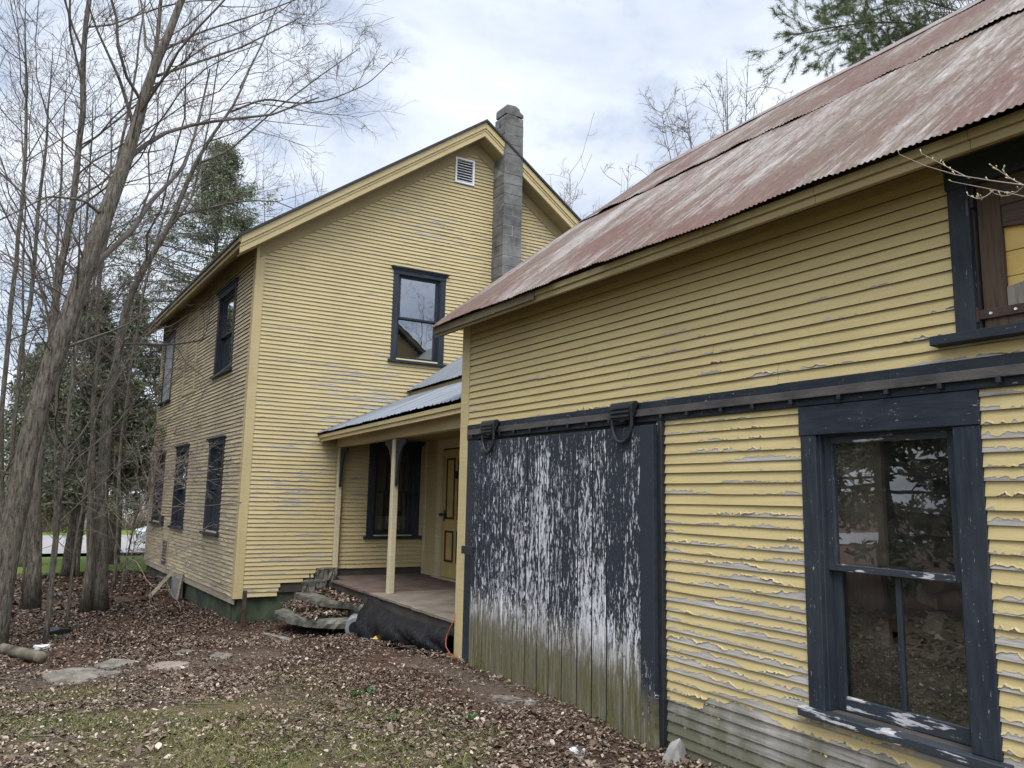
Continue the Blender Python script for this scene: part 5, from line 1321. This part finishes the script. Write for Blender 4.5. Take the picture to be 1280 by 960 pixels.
# ================================================================== LITTER AND GRASS
def free(x, y):
    """True where litter can lie (not inside a building)"""
    ins_house = (y > HY+.05) & (x > HX-SK*(y-HY)/.9975+.03) & (x < 11) & (y < 21)
    ins_barn = (x > BX-.02) & (y < 7.6)
    ins_porch = (x > 3.62) & (y > 7.5) & (y < 12.8)
    return ~(ins_house | ins_barn | ins_porch)
def leaves(n, x0, x1, y0, y1, smin, smax, seed, dens_f=None):
    r = np.random.default_rng(seed); x = r.uniform(x0, x1, n); y = r.uniform(y0, y1, n)
    g, d, l = zones(x, y)
    clump = fbm2(x*2.6, y*2.6, 41)
    p = (1-.55*g)*(1-.8*d)*(1-l)*np.clip(.35+1.5*(clump-.3), .15, 1)
    p = p*np.clip(.4+2.2*(fbm2(x*1.0, y*1.0, 43)-.36), .25, 1)
    k = free(x, y) & (r.random(n) < p)
    for (cx, cy, a_, b_) in CLEAR: k &= ((x-cx)/a_)**2+((y-cy)/b_)**2 > .8*r.uniform(.35, 1.25, n)
    x, y = x[k], y[k]; n = len(x); g = g[k]
    s = r.uniform(smin, smax, n); a = r.uniform(0, 2*PI, n)
    tx, ty = r.normal(0, .3, n), r.normal(0, .3, n); fold = r.uniform(-.25, .9, n); curl = r.uniform(-.5, .9, n)
    # leaf outline: stem end, two shoulders, tip, plus the midrib
    lx = np.array([-.5, -.12, .22, .55, .22, -.12, .05]); lw = np.array([0, .30, .26, 0, -.26, -.30, 0])
    X = lx[None]*s[:, None]; W = lw[None]*s[:, None]*r.uniform(.7, 1.25, n)[:, None]
    Z = np.abs(W)*fold[:, None]+curl[:, None]*(X/s[:, None])**2*s[:, None]+tx[:, None]*X+ty[:, None]*W
    ca_, sa = np.cos(a)[:, None], np.sin(a)[:, None]
    zb = gz(x, y)+r.uniform(.004, .035, n)
    V = np.stack([x[:, None]+ca_*X-sa*W, y[:, None]+sa*X+ca_*W, zb[:, None]+Z-Z.min(1, keepdims=True)*.6], -1)
    F = np.array([[0, 1, 2, 6], [6, 2, 3, 4], [0, 6, 4, 5]]); F = F[None]+np.arange(n)[:, None, None]*7
    sh = np.clip(r.beta(1.15, 2.1, n)+.12*(fbm2(x*.9, y*.9, 55)-.5)-.10*smooth(y, 10, 15)+.10*smooth(-(y-9)), 0, 1)
    return V.reshape(-1, 3), F.reshape(-1, 4), np.repeat(sh, 3)
A = [leaves(210000, -1.3, 4.1, 3.6, 9.6, .010, .034, 1), leaves(9000, -1.3, 4.1, 3.6, 9.6, .04, .066, 11), leaves(110000, -1.6, 4.1, 9.3, 14.5, .018, .046, 2), leaves(42000, -2.4, 2.4, 14, 22.6, .045, .085, 3), leaves(16000, -6, -1, 3, 20, .06, .12, 4)]
V = []; F = []; sh_ = []; o_ = 0
for v, f, s in A: V.append(v); F.append(f+o_); sh_.append(s); o_ += len(v)
o = mesh_np('fallen_leaves', np.vstack(V), np.vstack(F), M_LEAF, None, np.concatenate(sh_)); tag(o, 'brown fallen leaves covering the yard', 'leaves', None, 'stuff')
# leaves caught on the porch steps
def heap(n, fx, seed):
    r = np.random.default_rng(seed)
    x, y, z = fx(r, n); s = r.uniform(.04, .085, n); a = r.uniform(0, 2*PI, n); d = np.stack([np.cos(a), np.sin(a), r.normal(0, .4, n)], -1); e = np.stack([-np.sin(a), np.cos(a), r.normal(0, .4, n)], -1)*.55
    c = np.stack([x, y, z], -1); V = np.stack([c-d*s[:, None]*.5, c+e*s[:, None]*.5+[0, 0, .01], c+d*s[:, None]*.5, c-e*s[:, None]*.5], 1)
    return V.reshape(-1, 3), np.arange(4*n).reshape(-1, 4), np.clip(r.beta(1.6, 2.2, n), 0, 1)
h1 = heap(1500, lambda r, n: (lambda x, y: (x, y, -1.64+.01+r.random(n)*.05+.12*smooth(x, 3.1, 3.6)*smooth(y, 11, 12)))(r.uniform(3.05, 3.62, n), r.uniform(10.85, 12.3, n)), 5)
h2 = heap(1100, lambda r, n: (r.uniform(3.5, 3.92, n), r.uniform(10.6, 12.4, n), -1.455+r.random(n)*.06), 6)
V = np.vstack([h1[0], h2[0]]); F = np.vstack([h1[1], h2[1]+len(h1[0])])
tag(mesh_np('fallen_leaves', V, F, M_LEAF, None, np.concatenate([h1[2], h2[2]])), 'brown leaves heaped on the broken porch steps', 'leaves', None, 'stuff')
# twigs lying about
r = np.random.default_rng(7); n = 330; x = r.uniform(-1, 3.6, n); y = r.uniform(4, 15, n); k = free(x, y); x, y = x[k], y[k]; n = len(x); a = r.uniform(0, 2*PI, n)
g1 = walk(np.stack([x, y, gz(x, y)+.03], -1), np.stack([np.cos(a), np.sin(a), 0*a], -1), r.uniform(.08, .5, n), 5, .12, 0, r); g1[..., 2] = gz(g1[..., 0], g1[..., 1])+.03
V, F = join(((g1, np.full((n, 5), .003)*r.uniform(.6, 1.8, (n, 1))),), (4,)); tag(mesh_np('fallen_twigs', V, F, M_TWIG), 'thin broken twigs scattered over the leaves', 'twigs', None, 'stuff')
def grass(n, x0, x1, y0, y1, hmin, hmax, seed, lawn=False):
    r = np.random.default_rng(seed); x = r.uniform(x0, x1, n); y = r.uniform(y0, y1, n); g, d, l = zones(x, y)
    cl = fbm2(x*1.9, y*1.9, 61); p = l if lawn else np.clip(g*1.1, 0, 1)*smooth(cl, .34, .56)*(1-d)
    k = free(x, y) & (r.random(n) < p); x, y = x[k], y[k]; n = len(x)
    a = r.uniform(0, 2*PI, n); h = r.uniform(hmin, hmax, n); w = r.uniform(.0018, .0038, n)*(3 if lawn else 1); b = r.normal(0, .9, (n, 2))
    z = gz(x, y); c = np.stack([x, y, z], -1); s = np.stack([np.cos(a), np.sin(a), 0*a], -1)*w[:, None]; t = np.stack([b[:, 0]*h, b[:, 1]*h, h], -1)
    V = np.stack([c-s, c+s, c+t*.6+s*.8, c+t, c+t*.6-s*.8], 1).reshape(-1, 3)
    F = np.array([[0, 1, 2, 4], [4, 2, 3, 3]]); 
    return V, (np.array([[0, 1, 2, 4]])[None]+np.arange(n)[:, None, None]*5).reshape(-1, 4), np.clip(r.beta(1.6, 1.8, n)*.9+.5*(fbm2(x*1.2, y*1.2, 66)-.5), 0, 1)
V, F, s_ = grass(105000, -1.3, 3.3, 3.8, 9.2, .012, .05, 1)
tag(mesh_np('grass', V, F, M_GRASS, None, s_), 'thin short grass and moss at the front of the yard', 'grass', None, 'stuff')
# a few green weeds
for q, (px, py) in enumerate(((447, 873), (462, 868), (70, 800), (490, 906), (588, 902))):
    p = gnd(px, py); r = np.random.default_rng(200+q); n = 42; a = r.uniform(0, 2*PI, n); L = r.uniform(.03, .075, n); u_ = r.uniform(.3, 1.3, n)
    d = np.stack([np.cos(a)*np.cos(u_), np.sin(a)*np.cos(u_), np.sin(u_)], -1); e = np.stack([-np.sin(a), np.cos(a), 0*a], -1)*.012; c = p+np.stack([r.normal(0, .03, n), r.normal(0, .03, n), 0*a+.01], -1)
    V = np.stack([c, c+d*L[:, None]*.6+e, c+d*L[:, None], c+d*L[:, None]*.6-e], 1).reshape(-1, 3)
    o = mesh_np('weed', V, np.arange(4*n).reshape(-1, 4), mat_simple('weed leaf', (.05, .11, .02), .6, .4, 5, 0), None, None, False, p)
    tag(o, ('larger green weed tuft in the leaves before the porch', 'smaller weed tuft just behind the larger one', 'weed beside the black debris clump', 'weed nearest the camera', 'lone weed in the leaves before the plank door')[q], 'weed', 'green weeds in the leaves')

# ================================================================== SKY AND LIGHT
SUN_EL, SUN_AZ = math.radians(56), math.radians(215)      # azimuth from +Y clockwise: behind the camera, to the left
W = bpy.data.worlds.new('World'); S.world = W; W.use_nodes = True
nt = W.node_tree; k = N(nt); bg = nt.nodes['Background']; out = nt.nodes['World Output']
sky = k.n('ShaderNodeTexSky'); sky.sky_type = 'NISHITA'; sky.sun_disc = False; sky.sun_elevation = SUN_EL; sky.sun_rotation = SUN_AZ
k.link(sky.outputs[0], bg.inputs['Color']); bg.inputs['Strength'].default_value = .10
tc = k.n('ShaderNodeTexCoord'); sp = k.sep(tc.outputs['Generated'])
zz = k.math('MAXIMUM', sp[2], .0)
den = k.math('ADD', zz, .22)
cm = k.n('ShaderNodeCombineXYZ'); k.link(k.math('DIVIDE', sp[0], den), cm.inputs[0]); k.link(k.math('DIVIDE', sp[1], den), cm.inputs[1])
n1 = k.noise(.85, cm.outputs[0], 7, .56, .35); n2 = k.noise(2.3, cm.outputs[0], 6, .6, .2)
f = k.math('ADD', k.math('MULTIPLY', n1, .75), k.math('MULTIPLY', n2, .25))
cc = k.ramp(f, [(.34, (.40, .44, .53)), (.45, (.55, .615, .735)), (.53, (.73, .785, .87)), (.62, (.89, .915, .945))])
dark = k.ramp(f, [(.66, 0.), (.78, 1.)])
sd_ = Vector((math.sin(SUN_AZ)*math.cos(SUN_EL), math.cos(SUN_AZ)*math.cos(SUN_EL), math.sin(SUN_EL)))
vm = k.n('ShaderNodeVectorMath', operation='DOT_PRODUCT'); k.link(tc.outputs['Generated'], vm.inputs[0]); vm.inputs[1].default_value = sd_
glow = k.math('POWER', k.math('MAXIMUM', vm.outputs['Value'], 0.), 2.)
zs = k.math('MULTIPLY', k.math('SUBTRACT', zz, .55, True), 2.2, True)
stg = k.math('ADD', k.math('ADD', .76, k.math('MULTIPLY', zs, .9)), k.math('MULTIPLY', glow, 1.5))
bc = k.n('ShaderNodeBackground'); k.link(cc, bc.inputs['Color']); k.link(stg, bc.inputs['Strength'])
mx = k.n('ShaderNodeMixShader')
gap_ = k.ramp(n2, [(.36, .55), (.5, .94)])
k.link(gap_, mx.inputs[0]); k.link(bg.outputs[0], mx.inputs[1]); k.link(bc.outputs[0], mx.inputs[2]); k.link(mx.outputs[0], out.inputs['Surface'])
sun = bpy.data.lights.new('sun', 'SUN'); sun.energy = 1.3; sun.angle = math.radians(28); sun.color = (1, .96, .9)
so = bpy.data.objects.new('sun', sun); COL.objects.link(so)
so.rotation_euler = (-sd_).to_track_quat('-Z', 'Y').to_euler()
S.cycles.max_bounces = 5; S.cycles.diffuse_bounces = 2; S.cycles.glossy_bounces = 3; S.cycles.transparent_max_bounces = 12; S.cycles.transmission_bounces = 3
S.cycles.use_denoising = True
